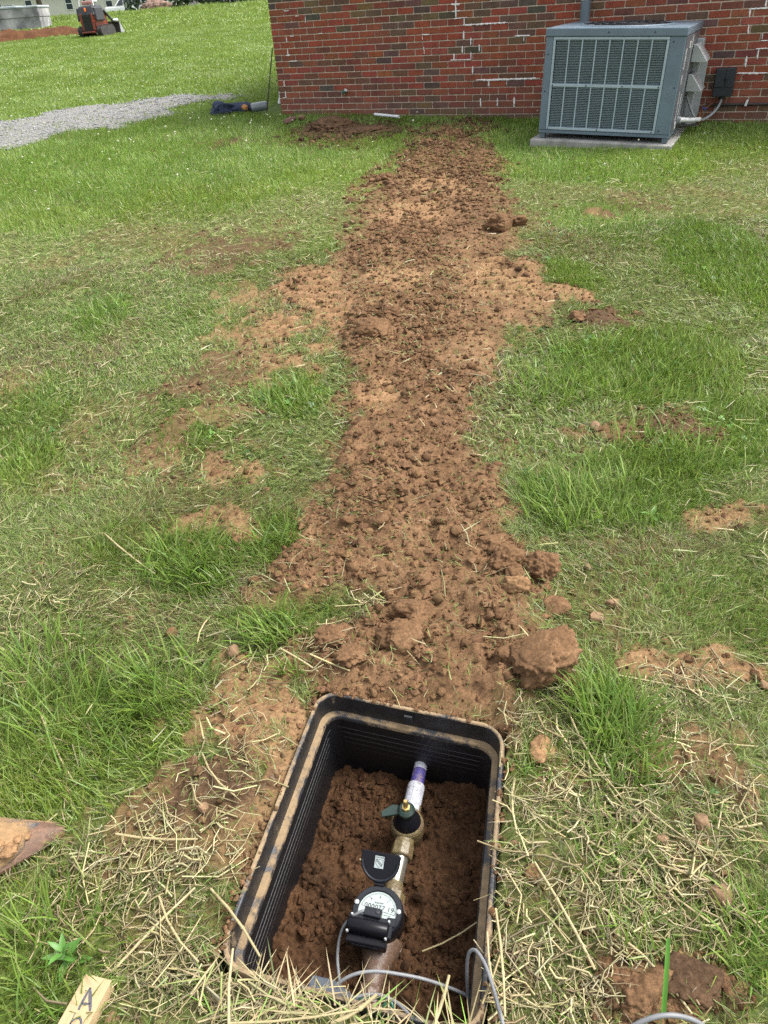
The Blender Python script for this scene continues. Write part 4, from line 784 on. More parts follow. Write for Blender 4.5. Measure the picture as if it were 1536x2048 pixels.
# ------------------------------------------------------------ pipework inside the box
MAT_BRASS = muddy('dull_brass', (.105, .080, .036), (.085, .045, .022), 40, .40, up=0, rough=.38, bmp=.3, width=.08)
MAT_BRONZE = muddy('meter_bronze', (.085, .052, .034), (.08, .042, .02), 45, .38, up=0, rough=.45, bmp=.3, width=.08)
MAT_CHROME = M('bright_tailpiece', (.52, .50, .45), (.42, .38, .28), 24, .25, .85)
MAT_PVC = muddy('white_pvc', (.31, .32, .35), (.14, .085, .05), 38, .38, up=0, rough=.45, bmp=.2, width=.05)
MAT_PURPLE = muddy('purple_primer', (.045, .036, .15), (.16, .12, .13), 40, .40, up=0, rough=.5, bmp=.1, width=.1)
MAT_BLKPL = M('black_plastic', (.006, .006, .008), (.008, .008, .010), 20, .28, spec=.16)
MAT_GREYPL = M('dark_grey_plastic', (.013, .015, .019), (.010, .012, .015), 20, .45, spec=.22)
MAT_GREENDK = M('dark_green_plastic', (.006, .018, .013), (.01, .026, .018), 20, .35)
MAT_INK = M('black_ink', (.02, .02, .022), None, 20, .7); MAT_DIAL = M('dial_face', (.32, .37, .355), (.28, .32, .31), 8, .3); MAT_CABLE = M('grey_cable', (.17, .175, .18), (.135, .14, .145), 30, .5)
a0 = Vector((.045, 1.185, -.160)); a1 = Vector((-.1005, .655, -.160)); AX = (a1-a0).normalized(); AN = math.atan2(AX.y, AX.x)
def at(d, z=-.160): p = a0+AX*d; return Vector((p.x, p.y, z))
def pt(name, d): return thing(*name, at(d), (0, 0, AN))
ps = pt(('supply_pipe', 'white plastic pipe with a purple band coming through the far wall of the meter box', 'pipe'), .0)
m = MB(); m.tube([(-.10, 0, 0), (.075, 0, 0)], .0165, 18); m.build('pipe', MAT_PVC, ps, smoothang=40)
m = MB(); m.tube([(.018, 0, 0), (.062, 0, 0)], .0169, 18); m.build('primer_band', MAT_PURPLE, ps, smoothang=40)
m = MB(); m.tube([(.060, 0, 0), (.064, 0, 0), (.135, 0, 0)], [.0195, .0215, .0215], 20); m.build('coupling', MAT_PVC, ps, smoothang=35, bevel=.001)
m = MB(); m.box((.10, 0, .0215), (.055, .006, .003)); m.build('mould_line', MAT_PVC, ps, bevel=.001)
hole = MB(); hc_ = Vector(bq(.0, 0, 0)); 
VS = 1.15
vv = pt(('shutoff_valve', 'round brass shutoff valve with a dark green cap and brass spindle on the pipe', 'valve'), .175)
m = MB(); m.tube([(-.05, 0, -.003), (.05, 0, -.003)], .020, 18); m.lathe([(.022, -.036), (.032, -.022), (.034, -.004), (.034, .012), (.0325, .014)], 28); m.build('valve_body', MAT_BRASS, vv, smoothang=35)
m = MB(); m.lathe([(.0325, .013), (.033, .017), (.0305, .020), (.027, .020)], 28, caps=False); m.build('collar', MAT_BRASS, vv, smoothang=35)
m = MB(); m.lathe([(.0285, .017), (.029, .022), (.024, .034), (.019, .044), (.016, .050)], 24); m.build('dome', MAT_BLKPL, vv, smoothang=45)
m = MB(); m.lathe([(.015, .048), (.0175, .052), (.0175, .060), (.013, .064)], 20); m.build('green_cap', MAT_GREENDK, vv, smoothang=35)
m = MB(); m.prism([(-.008, -.004), (.009, -.014), (.022, -.046), (.010, -.050), (-.010, -.030)], .050, .056); lv = m.build('lever', MAT_GREENDK, vv, bevel=.001); vv.scale = (VS, VS, VS)
m = MB(); m.lathe([(.0085, .064), (.0085, .069), (.0055, .0695), (.0055, .086), (.004, .089)], 6); m.build('spindle', M('yellow_brass', (.62, .47, .20), (.5, .36, .13), 40, .3, .8), vv, smoothang=30)
tl = pt(('brass_tailpiece', 'brass union nut and shiny tailpiece with a printed white label before the meter', 'fitting'), .245)
m = MB(); m.lathe([(.019, -.025), (.0255, -.023), (.0265, .008), (.025, .010), (.020, .011)], 8, Matrix.Rotation(PI/2, 4, 'Y')); m.build('union_nut', MAT_BRASS, tl, smoothang=20, bevel=.0012)
m = MB(); m.tube([(.008, 0, 0), (.075, 0, 0)], .0175, 20); tp_ = m.build('tube', MAT_CHROME, tl, smoothang=40)
lb = MB(); nn_ = 8; V = []; 
for k in range(nn_+1):
    a = math.radians(30+75*k/nn_); V += [(.014, -.0179*math.cos(a), .0179*math.sin(a)), (.062, -.0179*math.cos(a), .0179*math.sin(a))]
lb.add(V, [(2*k, 2*k+1, 2*k+3, 2*k+2) for k in range(nn_)]); lo_ = lb.build('label', MAT_WHITE, tp_, smoothang=60)
def lab_text(s, x, a_deg, size):
    a = math.radians(a_deg); pos = Vector((x, -.0183*math.cos(a), .0183*math.sin(a))); nrm = Vector((0, -math.cos(a), math.sin(a))); ux = Vector((1, 0, 0)); uy = nrm.cross(ux)
    text('lettering', s, size, Matrix(((ux.x, uy.x, nrm.x, pos.x), (ux.y, uy.y, nrm.y, pos.y), (ux.z, uy.z, nrm.z, pos.z), (0, 0, 0, 1))), MAT_INK, tp_)
lab_text('P 6', .022, 70, .009); lab_text('1 77', .042, 50, .007)
m = MB(); m.tube([(.070, 0, 0), (.078, 0, 0), (.092, 0, 0)], [.019, .021, .021], 18); m.lathe([(.021, .09), (.0285, .093), (.0295, .118), (.027, .122)], 8, Matrix.Rotation(PI/2, 4, 'Y')); m.build('meter_nut', MAT_BRASS, tl, smoothang=25)
# water meter
MC = Vector((-.0765, .792, -.155)); mt = thing('water_meter', 'bronze water meter with a black register, its round lid flipped open', 'water meter', MC, (0, 0, AN+PI/2))
# local: +y away from the camera along the pipe, x to the right
m = MB(); Mx = Matrix()
m.lathe([(.030, -.045), (.046, -.035), (.050, -.012), (.050, .006), (.047, .008)], 32); body = m.build('main_case', MAT_BRONZE, mt, smoothang=40)
m = MB(); m.tube([(.012, -.030, -.008), (.012, -.085, -.006), (.012, -.120, -.004)], [.046, .026, .0185], 24); m.tube([(.012, .03, -.008), (.012, .075, -.004)], [.044, .020], 20); m.build('outlet_cone', MAT_BRONZE, mt, smoothang=40)
m = MB(); m.lathe([(.0185, -.118), (.0255, -.120), (.0265, -.150), (.0245, -.153), (.019, -.154)], 8, Matrix.Translation((.012, 0, -.004)) @ Matrix.Rotation(PI/2, 4, 'X') @ Matrix.Rotation(PI, 4, 'X')); m.build('outlet_nut', MAT_BRONZE, mt, smoothang=20, bevel=.001)
for s in (-1, 1): m = MB(); m.lathe([(.010, -.012), (.010, .006), (.006, .008)], 10, Matrix.Translation((s*.040+.006, -.036, -.010))); m.build('lug', MAT_BRONZE, mt, smoothang=40)
for j, tx_ in enumerate(('MOUNTED', 'LEAD')): text('cast_lettering', '', .008, Matrix(), MAT_BRONZE, mt) if False else None
m = MB(); m.lathe([(.0505, .004), (.0545, .010), (.0545, .050), (.0535, .056), (.052, .058)], 48); m.build('register', MAT_BLKPL, mt, smoothang=40)
m = MB(); m.lathe([(.0525, .0575), (.0520, .0610), (.0505, .0625), (.0415, .0625), (.0405, .060), (.0400, .0575)], 48, caps=False); m.build('bezel', MAT_GREYPL, mt, smoothang=40)
m = MB(); m.lathe([(.0402, .0585), (.0, .0586)], 40, caps=False); dial = m.build('dial', MAT_DIAL, mt)
def T2(x, y, z=.0588, rot=0): return Matrix.Translation((x, y, z)) @ Matrix.Rotation(rot, 4, 'Z')
text('digits', '000077 19', .0135, T2(.002, .007, .0590, -.04), MAT_INK, dial, 1.1)
text('lettering', 'GALLONS', .0042, T2(0, .0165, .0590), MAT_INK, dial)
for s_, a in (('0', 90), ('9', 128), ('1', 52)): text('numeral', s_, .0062, T2(.0285*math.cos(math.radians(a)), .0285*math.sin(math.radians(a)), .0590, 0), MAT_INK, dial)
tk_ = MB()
for k in range(41):
    a = math.radians(170-k*4); r0 = .0345 if k % 10 else .031; tk_.box((.5*(r0+.0375)*math.cos(a), .5*(r0+.0375)*math.sin(a), .0588), (.0375-r0, .0005, .0003), (0, 0, a))
tk_.build('graduations', MAT_INK, dial)
m = MB(); m.box((.024, -.001, .0590), (.026, .0006, .0003), (0, 0, -.12)); m.box((.022, -.006, .0590), (.014, .0006, .0003)); m.build('print_line', MAT_INK, dial)
screws('screw', [(.0445, .004, .0635), (-.0455, .008, .0635)], mt, .0050, 'z', MAT_GALV)
# reading module strapped over the near half of the register
m = MB(); m.box((-.008, -.0335, .060), (.094, .038, .012)); m.box((.034, -.020, .0635), (.020, .018, .006)); mod = m.build('reading_module', MAT_GREYPL, mt, bevel=.002)
m = MB(); m.lathe([(.012, -.043), (.015, -.040), (.015, .040), (.012, .043)], 18, Matrix.Translation((-.010, -.038, .064)) @ Matrix.Rotation(PI/2, 4, 'Y')); m.build('module_barrel', MAT_BLKPL, mod, smoothang=50)
m = MB(); m.box((-.010, -.060, .046), (.084, .016, .022)); m.build('module_front', MAT_BLKPL, mod, bevel=.002)
m = MB(); m.box((-.010, -.0685, .046), (.058, .002, .010)); m.build('module_plate', MAT_GREYPL, mod, bevel=.0005)
m = MB(); m.box((-.006, -.0105, .067), (.036, .018, .016), (.05, 0, -.03)); m.build('connector', MAT_GREYPL, mod, bevel=.0015)
m = MB(); m.lathe([(.0045, .0752), (.0045, .0762), (.003, .0766)], 12, Matrix.Translation((.004, -.0095, 0))); m.build('connector_screw', MAT_SCREW, mod)
screws('screw', [(-.048, -.0195, .0672), (.030, -.0215, .0680), (-.050, -.0535, .0675), (.030, -.0545, .0660)], mod, .0030, 'z', MAT_GALV)
m = MB(); m.box((.047, -.020, .020), (.002, .020, .030), (0, 0, -.45)); m.build('side_label', MAT_GALV, mt)
# the flipped open lid
lid = MB(); Pp = [(.043*math.sin(math.radians(a)), .044-.044*math.cos(math.radians(a))) for a in range(-95, 96, 10)]+[(.044, .056), (.038, .060), (-.038, .060), (-.044, .056)]
LM = Matrix.Translation((-.012, .055, .064)) @ Matrix.Rotation(math.radians(38), 4, 'X')
Mloc = LM @ Matrix.Translation((0, 0, -.006)); lid.prism(Pp, 0, .006); lido = lid.build('lid', MAT_BLKPL, mt, bevel=.0012); lido.matrix_local = Mloc
rim_ = MB(); arc = [(.0395*math.sin(math.radians(a)), .044-.0395*math.cos(math.radians(a)), .0075) for a in range(-88, 89, 8)]; rim_.tube(arc, .0033, 8); rim_.build('lid_lip', MAT_GREYPL, lido, smoothang=50)
m = MB(); m.box((-.002, .0405, .0064), (.020, .024, .0008)); stk = m.build('sticker', MAT_DIAL, lido)
text('lettering', 'GALLONS', .0042, Matrix.Translation((-.002, .0500, .0069)), MAT_INK, stk)
m = MB(); sh = [(-.010, .0460), (.006, .0460), (.006, .0380), (-.002, .0300), (-.010, .0380)]
for i in range(5):
    a = Vector((*sh[i], .0069)); b = Vector((*sh[(i+1) % 5], .0069)); d = b-a; m.box((a+b)/2, (d.length, .0006, .0002), (0, 0, math.atan2(d.y, d.x)))
for k in range(3): m.box((-.002, .0415-.0022*k, .0069), (.0175, .0007, .0002), (0, 0, -.62))
m.build('emblem', MAT_INK, stk)
m = MB(); m.box((-.008, .0545, .063), (.020, .010, .006)); m.tube([(-.022, .0575, .065), (.006, .0575, .065)], .0032, 10); m.build('hinge', MAT_BLKPL, mt, bevel=.0006)
# cables
def cable(label, pts, r=.0033, n=8):
    o = thing('cable', label, 'cable', pts[0]); q = Vector(pts[0]); m = MB(); m.tube(spline([tuple(Vector(p)-q) for p in pts], 10), r, n); m.build('sheath', MAT_CABLE, o, smoothang=60)
cable('grey cable leaving the left side of the meter register and dropping into the earth', [(-.082, .785, -.086), (-.112, .787, -.086), (-.148, .772, -.11), (-.163, .735, -.14), (-.161, .690, -.165), (-.160, .655, -.20)])
cable('grey cable arching over the meter outlet and looping up across the right rim', [(-.175, .600, -.05), (-.158, .618, -.018), (-.125, .630, .0), (-.085, .634, .002), (-.04, .631, -.008), (.02, .626, -.035), (.087, .612, -.075), (.096, .590, -.085), (.088, .56, -.10), (.075, .535, -.11)])
cable('grey cable rising in a tight loop over the right rim of the box', [(.092, .575, -.14), (.088, .600, -.09), (.087, .628, -.03), (.092, .643, .018), (.104, .640, .038), (.117, .612, .046), (.125, .57, .05), (.131, .52, .052), (.140, .47, .02)])
cable('short grey cable bend passing under the straw at the near edge of the box', [(-.135, .602, -.03), (-.105, .607, -.026), (-.075, .606, -.026), (-.045, .590, -.022), (-.02, .563, -.014), (.0, .545, -.02), (.03, .50, -.06)])
cable('thick grey cable arching up at the bottom edge right of the green blade', [(.28, .47, .0), (.305, .485, .035), (.345, .497, .066), (.389, .501, .080), (.435, .497, .066), (.475, .482, .035), (.51, .46, .0)], .0042)
pp = thing('plastic_plate', 'dark grey plastic plate half buried by straw at the near left corner of the box', 'plate', (-.155, .596, -.022), (.05, -.05, -.28))
m = MB(); m.prism([(-.062, -.055), (.058, -.055), (.062, .004), (-.012, .036), (-.055, .036)], -.006, .006); m.build('plate', M('speckled_plastic', (.045, .055, .07), (.06, .07, .085), 60, .6), pp, bevel=.003)
m = MB(); m.lathe([(.005, .004), (.0065, .0072), (.003, .0075)], 10, Matrix.Translation((-.02, .0, 0))); m.build('rivet', MAT_BLKPL, pp)
gr = thing('green_ring', 'dark green plastic ring on the pipe below the meter outlet', 'ring', (-.088, .607, -.085), (0, 0, 0))
m = MB(); m.tube([(.034*math.cos(a*PI/16), .022*math.sin(a*PI/16), .004*math.sin(a*.7)) for a in range(33)], .0045, 8, False); m.build('hoop', M('green_plastic', (.01, .09, .05), (.008, .06, .035), 20, .35), gr, smoothang=60)
gw = thing('green_wire', 'green wire running down beside the meter outlet', 'wire', (-.068, .66, -.19)); m = MB(); m.tube(spline([(0, .02, 0), (-.004, -.01, .02), (-.010, -.045, .05), (-.018, -.06, .07)], 6), .0035, 7); m.build('strand', M('green_wire_coat', (.012, .085, .045), None, 20, .4), gw, smoothang=60)

# ============================================================ LOOSE THINGS AROUND THE BOX
# pine stake with hand lettering
stx = Vector((-.577, .6435, 0)); s_dir = Vector((-.035, -.128, 0)).normalized(); sa = math.atan2(s_dir.y, s_dir.x)
sk = thing('wooden_stake', 'pale pine stake lettered with a black A lying in the grass at bottom left', 'stake', (-.578, .643, .012), (0, -.10, sa))
MAT_PINE = M('pine_wood', (.66, .48, .26), (.56, .385, .19), 3, .75)
def pine():
    m, t, p = nodes('pine_grain'); p.inputs['Roughness'].default_value = .7; tc = t.nodes.new('ShaderNodeTexCoord'); mp = t.nodes.new('ShaderNodeMapping'); mp.inputs['Scale'].default_value = (3, 60, 30); t.links.new(tc.outputs['Object'], mp.inputs['Vector'])
    n_ = noise(t, 1.5, 6, .6, mp.outputs[0]); r = ramp(t, n_.outputs[0], [(.3, (.42, .31, .175)), (.6, (.36, .255, .135)), (.8, (.29, .19, .095))]); t.links.new(r.outputs[0], p.inputs['Base Color']); bump(t, p, n_.outputs[0], .2, .001); return m
m = MB(); m.box((.21, 0, .010), (.42, .053, .028)); m.build('board', pine(), sk, bevel=.0012)
def stroke(name, pts, w, parent):
    m = MB(); P = [Vector((*p, 0)) for p in spline([(a, b) for a, b, _ in pts], 8)]; W = np.interp(np.linspace(0, 1, len(P)), np.linspace(0, 1, len(pts)), [c for _, _, c in pts]); V = []
    for i, p in enumerate(P):
        t = (P[min(i+1, len(P)-1)]-P[max(i-1, 0)]).normalized(); n_ = Vector((-t.y, t.x, 0))*w*W[i]*.5; V += [(p.x+n_.x, p.y+n_.y, .02435), (p.x-n_.x, p.y-n_.y, .02435)]
    m.add(V, [(2*i, 2*i+1, 2*i+3, 2*i+2) for i in range(len(P)-1)]); m.build(name, M('marker_ink', (.045, .045, .06), (.09, .09, .10), 300, .6), parent)
# A: apex towards the stake's far end; board x runs toward the viewer, y to the viewer's right when x>0 points down the page
stroke('lettering', [(.020, -.004, .5), (.033, .004, 1.2), (.047, .013, 1.0), (.056, .018, .6)], .0055, sk)
stroke('lettering', [(.020, -.004, .5), (.038, -.004, 1.0), (.050, -.004, .9), (.058, -.003, .7)], .0052, sk)
stroke('lettering', [(.045, .012, .8), (.046, .005, .9), (.047, -.004, .8)], .0042, sk)
stroke('lettering', [(.088, .020, .7), (.078, .015, .9), (.070, .008, 1.0), (.071, .000, .9), (.078, -.004, .8), (.088, -.005, .7)], .0042, sk)
stroke('lettering', [(.062, -.006, .4), (.074, -.005, .6), (.090, -.002, .6)], .0032, sk)
# muddy spade blade
sp = thing('spade', 'muddy dark steel spade blade poking in from the left edge, point toward the box', 'spade', (-.737, .963, .012), (.10, .05, math.radians(8)))
MAT_SPADE = muddy('muddy_steel', (.055, .065, .085), (.24, .148, .07), 16, .56, up=.06, rough=.5, bmp=.9, width=.06); MAT_RUSTM = muddy('rusty_steel_tip', (.10, .055, .035), (.34, .20, .10), 20, .45, rough=.7)
m = MB(); nS = 26; V = []; F = []
for i in range(nS):
    t = i/(nS-1); x = -.005-t*.30; hwid = .006+.060*min(1, t*2.2)**.75 if t < .45 else .066; cz = .006+.020*min(1, t*2)
    for k in range(9):
        u = -1+2*k/8; V.append((x+.012*abs(u)*0, u*hwid-.030*min(1, t*2.2), cz*(1-u*u)*1.3+.004+.045*t))
    for k in range(9):
        u = -1+2*k/8; V.append((x, u*hwid-.030*min(1, t*2.2), cz*(1-u*u)*1.3-.004+.045*t))
for i in range(nS-1):
    a = i*18
    for k in range(8): F.append((a+k, a+k+1, a+18+k+1, a+18+k)); F.append((a+9+k, a+27+k, a+27+k+1, a+9+k+1))
    F.append((a, a+18, a+27, a+9)); F.append((a+8, a+17, a+35, a+26))
F.append(tuple(list(range(9))+list(range(17, 8, -1)))); a = (nS-1)*18; F.append(tuple(list(range(a+8, a-1, -1))+list(range(a+9, a+18))))
m.add(V, F); m.build('point', MAT_RUSTM, sp, smoothang=40)
m = MB(); P2 = [(-.048, .008), (-.062, -.038), (-.100, -.088), (-.31, -.100), (-.31, .040), (-.07, .022)]
def capped(m, P, z0, z1, sag):
    n = len(P); cx_ = sum(p[0] for p in P)/n; 
    m.prism(P, z0, z1)
nU = 14; V = []; F = []
for i in range(nU):
    t = i/(nU-1); x = -.055-t*.26; y0 = -.012-.082*min(1, t*3.2)**.7; y1 = .012+.024*min(1, t*3)
    for k in range(11):
        u = k/10; y = y0+(y1-y0)*u; e = 4*u*(1-u); V.append((x-.018*(1-u)*(1 if t < .02 else 0), y, .016+.030*e**.6*min(1, .35+t*4)+.045*(t*.26+.05)/.30))
    for k in range(11):
        u = k/10; y = y0+(y1-y0)*u; V.append((x, y, .004+.03*t))
for i in range(nU-1):
    a = i*22
    for k in range(10): F.append((a+k, a+k+1, a+22+k+1, a+22+k)); F.append((a+11+k, a+33+k, a+33+k+1, a+11+k+1))
    F.append((a, a+22, a+33, a+11)); F.append((a+10, a+21, a+43, a+32))
F.append(tuple(list(range(11))+list(range(21, 10, -1)))); a = (nU-1)*22; F.append(tuple(list(range(a+10, a-1, -1))+list(range(a+11, a+22))))
m = MB(); m.add(V, F); m.build('socket_plate', MAT_SPADE, sp, smoothang=40)
m = MB(); m.tube([(-.29, -.030, .062), (-.36, -.030, .074), (-.46, -.030, .088)], [.040, .026, .021], 14); m.build('socket', MAT_SPADE, sp, smoothang=50)
m = MB(); m.tube([(-.44, -.030, .086), (-1.15, -.030, .185)], .017, 14); m.build('handle', pine(), sp, smoothang=50)
for i, (x, y, z, r) in enumerate([(-.10, -.055, .050, .018), (-.125, -.04, .058, .016), (-.15, -.075, .05, .022), (-.09, -.03, .05, .012), (-.18, -.065, .06, .020), (-.075, -.02, .036, .010)]):
    o = link(bpy.data.objects.new('mud_cake', lump_mesh('mud_cake', 700+i, MAT_CLAY, sub=3, rad=(r, r*.8, r*.45), amp=.35, fine=.2)), sp); o.location = (x, y, z)
# tall single blade of grass
gb = MB(); V = []
for i in range(9):
    t = i/8; w = .0050*(1-.25*t) if i < 8 else .0035; V += [(-w, .004*t*t, .185*t), (0, .0016+.004*t*t, .185*t), (w, .004*t*t, .185*t)]
gb.add(V, [(3*i+k, 3*i+k+1, 3*i+k+4, 3*i+k+3) for i in range(8) for k in (0, 1)])
MAT_GB = M('broad_green_blade', (.10, .27, .04), (.085, .23, .035), 10, .5); o = gb.build('grass_blade', MAT_GB, None, smoothang=60, loc=(.404, .517, -.005)); o.rotation_euler = (-.30, .04, .05); tag(o, 'single tall broad green grass blade standing at bottom right', 'grass blade')
# big clods of clay
CL = [('largest clay clod, lying just behind the right corner of the box', (.362, 1.30), (.080, .078, .062), 801, 3, MAT_SOIL, .1),
      ('big rounded clay clod at the right edge of the trench', (.452, 1.665), (.046, .052, .048), 803, 3, MAT_SOIL, .3),
      ('broad clay clod leaning against the left of the big rounded one', (.352, 1.715), (.052, .045, .042), 805, 2, MAT_SOIL, .6),
      ('smooth egg-shaped clod tucked under the two big clods', (.370, 1.648), (.030, .034, .028), 807, 0, MAT_SOIL, .2),
      ('long smooth clay lump lying slantwise below the egg-shaped clod', (.354, 1.575), (.038, .026, .025), 809, 0, MAT_CLAY, -.6),
      ('crumbly brown clod at the right edge below the long lump', (.445, 1.525), (.038, .034, .028), 811, 3, MAT_SOIL, .2),
      ('dark crumbly clod lying close to the left of the largest clod', (.285, 1.33), (.032, .030, .026), 813, 3, MAT_SOIL, .9),
      ('brown clod overhanging the small dark gap left behind the box', (-.165, 1.46), (.050, .036, .030), 815, 3, MAT_SOIL, .2),
      ('rounded brown clod against the far left corner of the box rim', (-.115, 1.38), (.042, .034, .028), 817, 3, MAT_SOIL, .4),
      ('broad flat clay clod in the middle of the trench behind the box', (.02, 1.44), (.055, .048, .042), 819, 1, MAT_SOIL, .2),
      ('lumpy clay clod above the broad flat one in the trench', (.06, 1.53), (.058, .045, .040), 821, 2, MAT_SOIL, -.2),
      ('cracked brown clod at the upper right edge of the trench', (.33, 1.82), (.045, .036, .030), 823, 3, MAT_SOIL, .5),
      ('large brown clod on the right rim of the trench beyond the track marks', (.95, 5.30), (.085, .08, .065), 825, 2, MAT_SOIL, -.2),
      ('reddish clod at the upper end of the right track marks', (1.10, 5.40), (.06, .06, .05), 827, 3, MAT_SOIL, .4),
      ('biggest clod lying alone in the middle of the far trench', (.03, 3.55), (.085, .08, .045), 829, 3, MAT_SOIL, .3),
      ('dark clod lying in grey mown grass right of the trench', (1.06, 3.62), (.045, .04, .028), 831, 2, MAT_SOIL, 0),
      ('dark red-brown clod at the bottom edge right of the box', (.372, .560), (.055, .042, .022), 833, 3, MAT_SOIL, .3),
      ('crumbled dark clod right of the tall green blade', (.462, .575), (.052, .042, .020), 835, 3, MAT_DARKSOIL, .1),
      ('brown clod touching the upper right corner of the box', (.315, 1.07), (.034, .028, .022), 837, 3, MAT_CLAY, .7),
      ('small crumbly clod on straw right of the box rim', (.236, .79), (.014, .020, .014), 839, 2, MAT_SOIL, 0)]
for i, (lbl, (x, y), r, sd_, fc, mt_, rz) in enumerate(CL):
    o = link(bpy.data.objects.new('clod', lump_mesh('clod', sd_, mt_, sub=5 if r[0] > .04 else 4, rad=r, amp=.32, facets=fc, fine=.15))); o.location = (x, y, h1(x, y)+r[2]*.38); o.rotation_euler = (rng.uniform(-.2, .2), rng.uniform(-.2, .2), rz); tag(o, lbl, 'clod', 'clods of clay thrown up by the digging')
# middling clods along the trench: alike, each an object
CM = [lump_mesh('clod', 900+k, MAT_SOIL, sub=3, rad=(1, .9, .75), amp=.38, facets=3, fine=.22) for k in range(9)]
n_ok = 0; q = np.random.default_rng(77)
while n_ok < 90:
    y = 1.25+q.random()**1.5*4.2; x = q.uniform(-.5, 1.1); f = Field(np.array([x]), np.array([y]))
    if f.crumb[0]*(1-.6*f.clay[0]) < q.random()*.9+.1 or f.box[0] > -.03: continue
    r = min(.026, .007+q.gamma(2, .003))*(1+.10*y); o = link(bpy.data.objects.new('clod', CM[n_ok % 9])); o.location = (x, y, h1(x, y)+r*.25); o.scale = (r, r*q.uniform(.75, 1.1), r*q.uniform(.7, 1)); o.rotation_euler = (q.uniform(-.4, .4), q.uniform(-.4, .4), q.uniform(0, 6)); tag(o, 'small loose brown clod among the crumbled earth of the trench', 'clod', 'small clods along the trench'); n_ok += 1
ST = [('tan stone with a flat top on the grass at right', (.581, .715), (.024, .026, .018)), ('pale cream stone in the churned earth left of the box', (-.440, .975), (.016, .012, .010)), ('round orange-brown stone in the grass left of the trench', (-.434, 1.445), (.020, .017, .016)), ('dark round clay ball in the grass left of the orange stone', (-.625, 1.555), (.017, .017, .015)),
      ('flat tan stone at the right edge of the trench soil', (.594, 1.70), (.018, .012, .009)), ('square orange stone on bare clay at right', (.607, .865), (.020, .022, .014)), ('brown pebble just right of the stake', (-.545, .585), (.013, .012, .010)), ('small red stone in the grass below the flat tan one', (.62, 1.53), (.022, .015, .012)),
      ('two-lobed brown stone beside the small red one', (.555, 1.475), (.026, .020, .015)), ('pale buff pebble in the grass right of the trench', (.717, 1.55), (.009, .009, .008)), ('rough pinkish stone among straw at right', (.510, .83), (.013, .011, .010)), ('little orange pebble beside the rough pinkish stone', (.572, .818), (.012, .010, .009)), ('tan pebble at the right edge of the frame on bare clay', (.90, 1.215), (.016, .014, .012)), ('small round pebble against the right rim of the box', (.215, .855), (.008, .008, .007)), ('buff stone in the upper right bare patch', (.84, 2.50), (.03, .022, .016))]
for i, (lbl, (x, y), r) in enumerate(ST):
    o = link(bpy.data.objects.new('stone', lump_mesh('stone', 1000+i, MAT_STONE if i not in (3,) else MAT_SOIL, sub=4, rad=r, amp=.16, facets=7 if i not in (2, 3) else 1, fine=.05))); o.location = (x, y, h1(x, y)+r[2]*.55+.004); o.rotation_euler = (rng.uniform(-.2, .2), rng.uniform(-.2, .2), rng.uniform(0, 3)); tag(o, lbl, 'stone', 'stones scattered around the box')

# ------------------------------------------------------------ long straws one can pick out, and the broad-leaved weed
STR_ = [('long straw lying slantwise across the earth right of the box', (.30, .90, .012), (.54, .665, .02), .0022),
        ('long pale straw crossing the bare clay at upper right', (.46, 1.11, .03), (.80, 1.035, .016), .0018),
        ('straw standing up beside the right rim of the box', (.245, 1.005, .01), (.222, .87, .03), .0024),
        ('straw pointing from the tall grass tuft toward the stone', (.40, 1.17, .03), (.46, .93, .02), .0020),
        ('double straw lying along the grass edge at far right', (.55, 1.27, .02), (.84, 1.16, .015), .0020),
        ('straw slanting down past the orange stone', (.50, .905, .02), (.60, .775, .015), .0018),
        ('straw crossing another near the right of the meter box', (.31, .60, .02), (.245, .80, .03), .0026),
        ('thick straw laid toward the tall green blade', (.36, .66, .02), (.45, .52, .02), .0024),
        ('upright bleached straw near the bottom right corner of the box', (.135, .53, .03), (.128, .66, .06), .0022),
        ('split thick straw poking up over the near edge of the box', (-.155, .545, .03), (-.075, .572, .060), .0034),
        ('straw leaning up out of the near end of the box', (.012, .525, .02), (.052, .600, .045), .0030),
        ('straw lying across the dark plate at the near edge', (-.33, .555, .035), (-.105, .555, .05), .0020),
        ('long straw overhanging the left rim of the box', (-.40, .80, .02), (-.285, .655, .045), .0026),
        ('tall straw rising before the near left corner of the box', (-.315, .50, .04), (-.330, .66, .07), .0026),
        ('straw lying inside the box on the earth left of the pipe', (-.118, .965, -.195), (-.045, .930, -.190), .0022),
        ('thin straw bridging from the earth to the right inner wall', (.010, .745, -.18), (.135, .775, -.13), .0017),
        ('straw in the tan grass left of the spade', (-.90, 1.28, .03), (-.76, 1.08, .02), .0022),
        ('long straw pointing up the lawn left of the clay balls', (-.93, 2.02, .03), (-.72, 1.80, .03), .0026),
        ('straw standing in the cut grass left of the orange stone', (-.52, 1.62, .01), (-.53, 1.47, .05), .0020),
        ('straw dropped on the trench rim near the round orange stone', (-.30, 1.42, .03), (-.20, 1.34, .03), .0028),
        ('straw across the churned earth left of the box', (-.62, .93, .02), (-.44, .90, .02), .0026),
        ('bright straw lying toward the left rim of the box', (-.47, 1.13, .02), (-.37, .99, .02), .0022),
        ('straw in a crossed pair left of the box corner', (-.56, .66, .02), (-.43, .80, .03), .0026),
        ('other straw of the crossed pair left of the box corner', (-.50, .79, .02), (-.40, .66, .03), .0022),
        ('curved straw arching along the right rim of the box', (.150, .70, .06), (.135, .52, .07), .0022)]
MAT_STALK = M("straw_stalk", (.40, .335, .175), (.30, .245, .125), 12, .6)
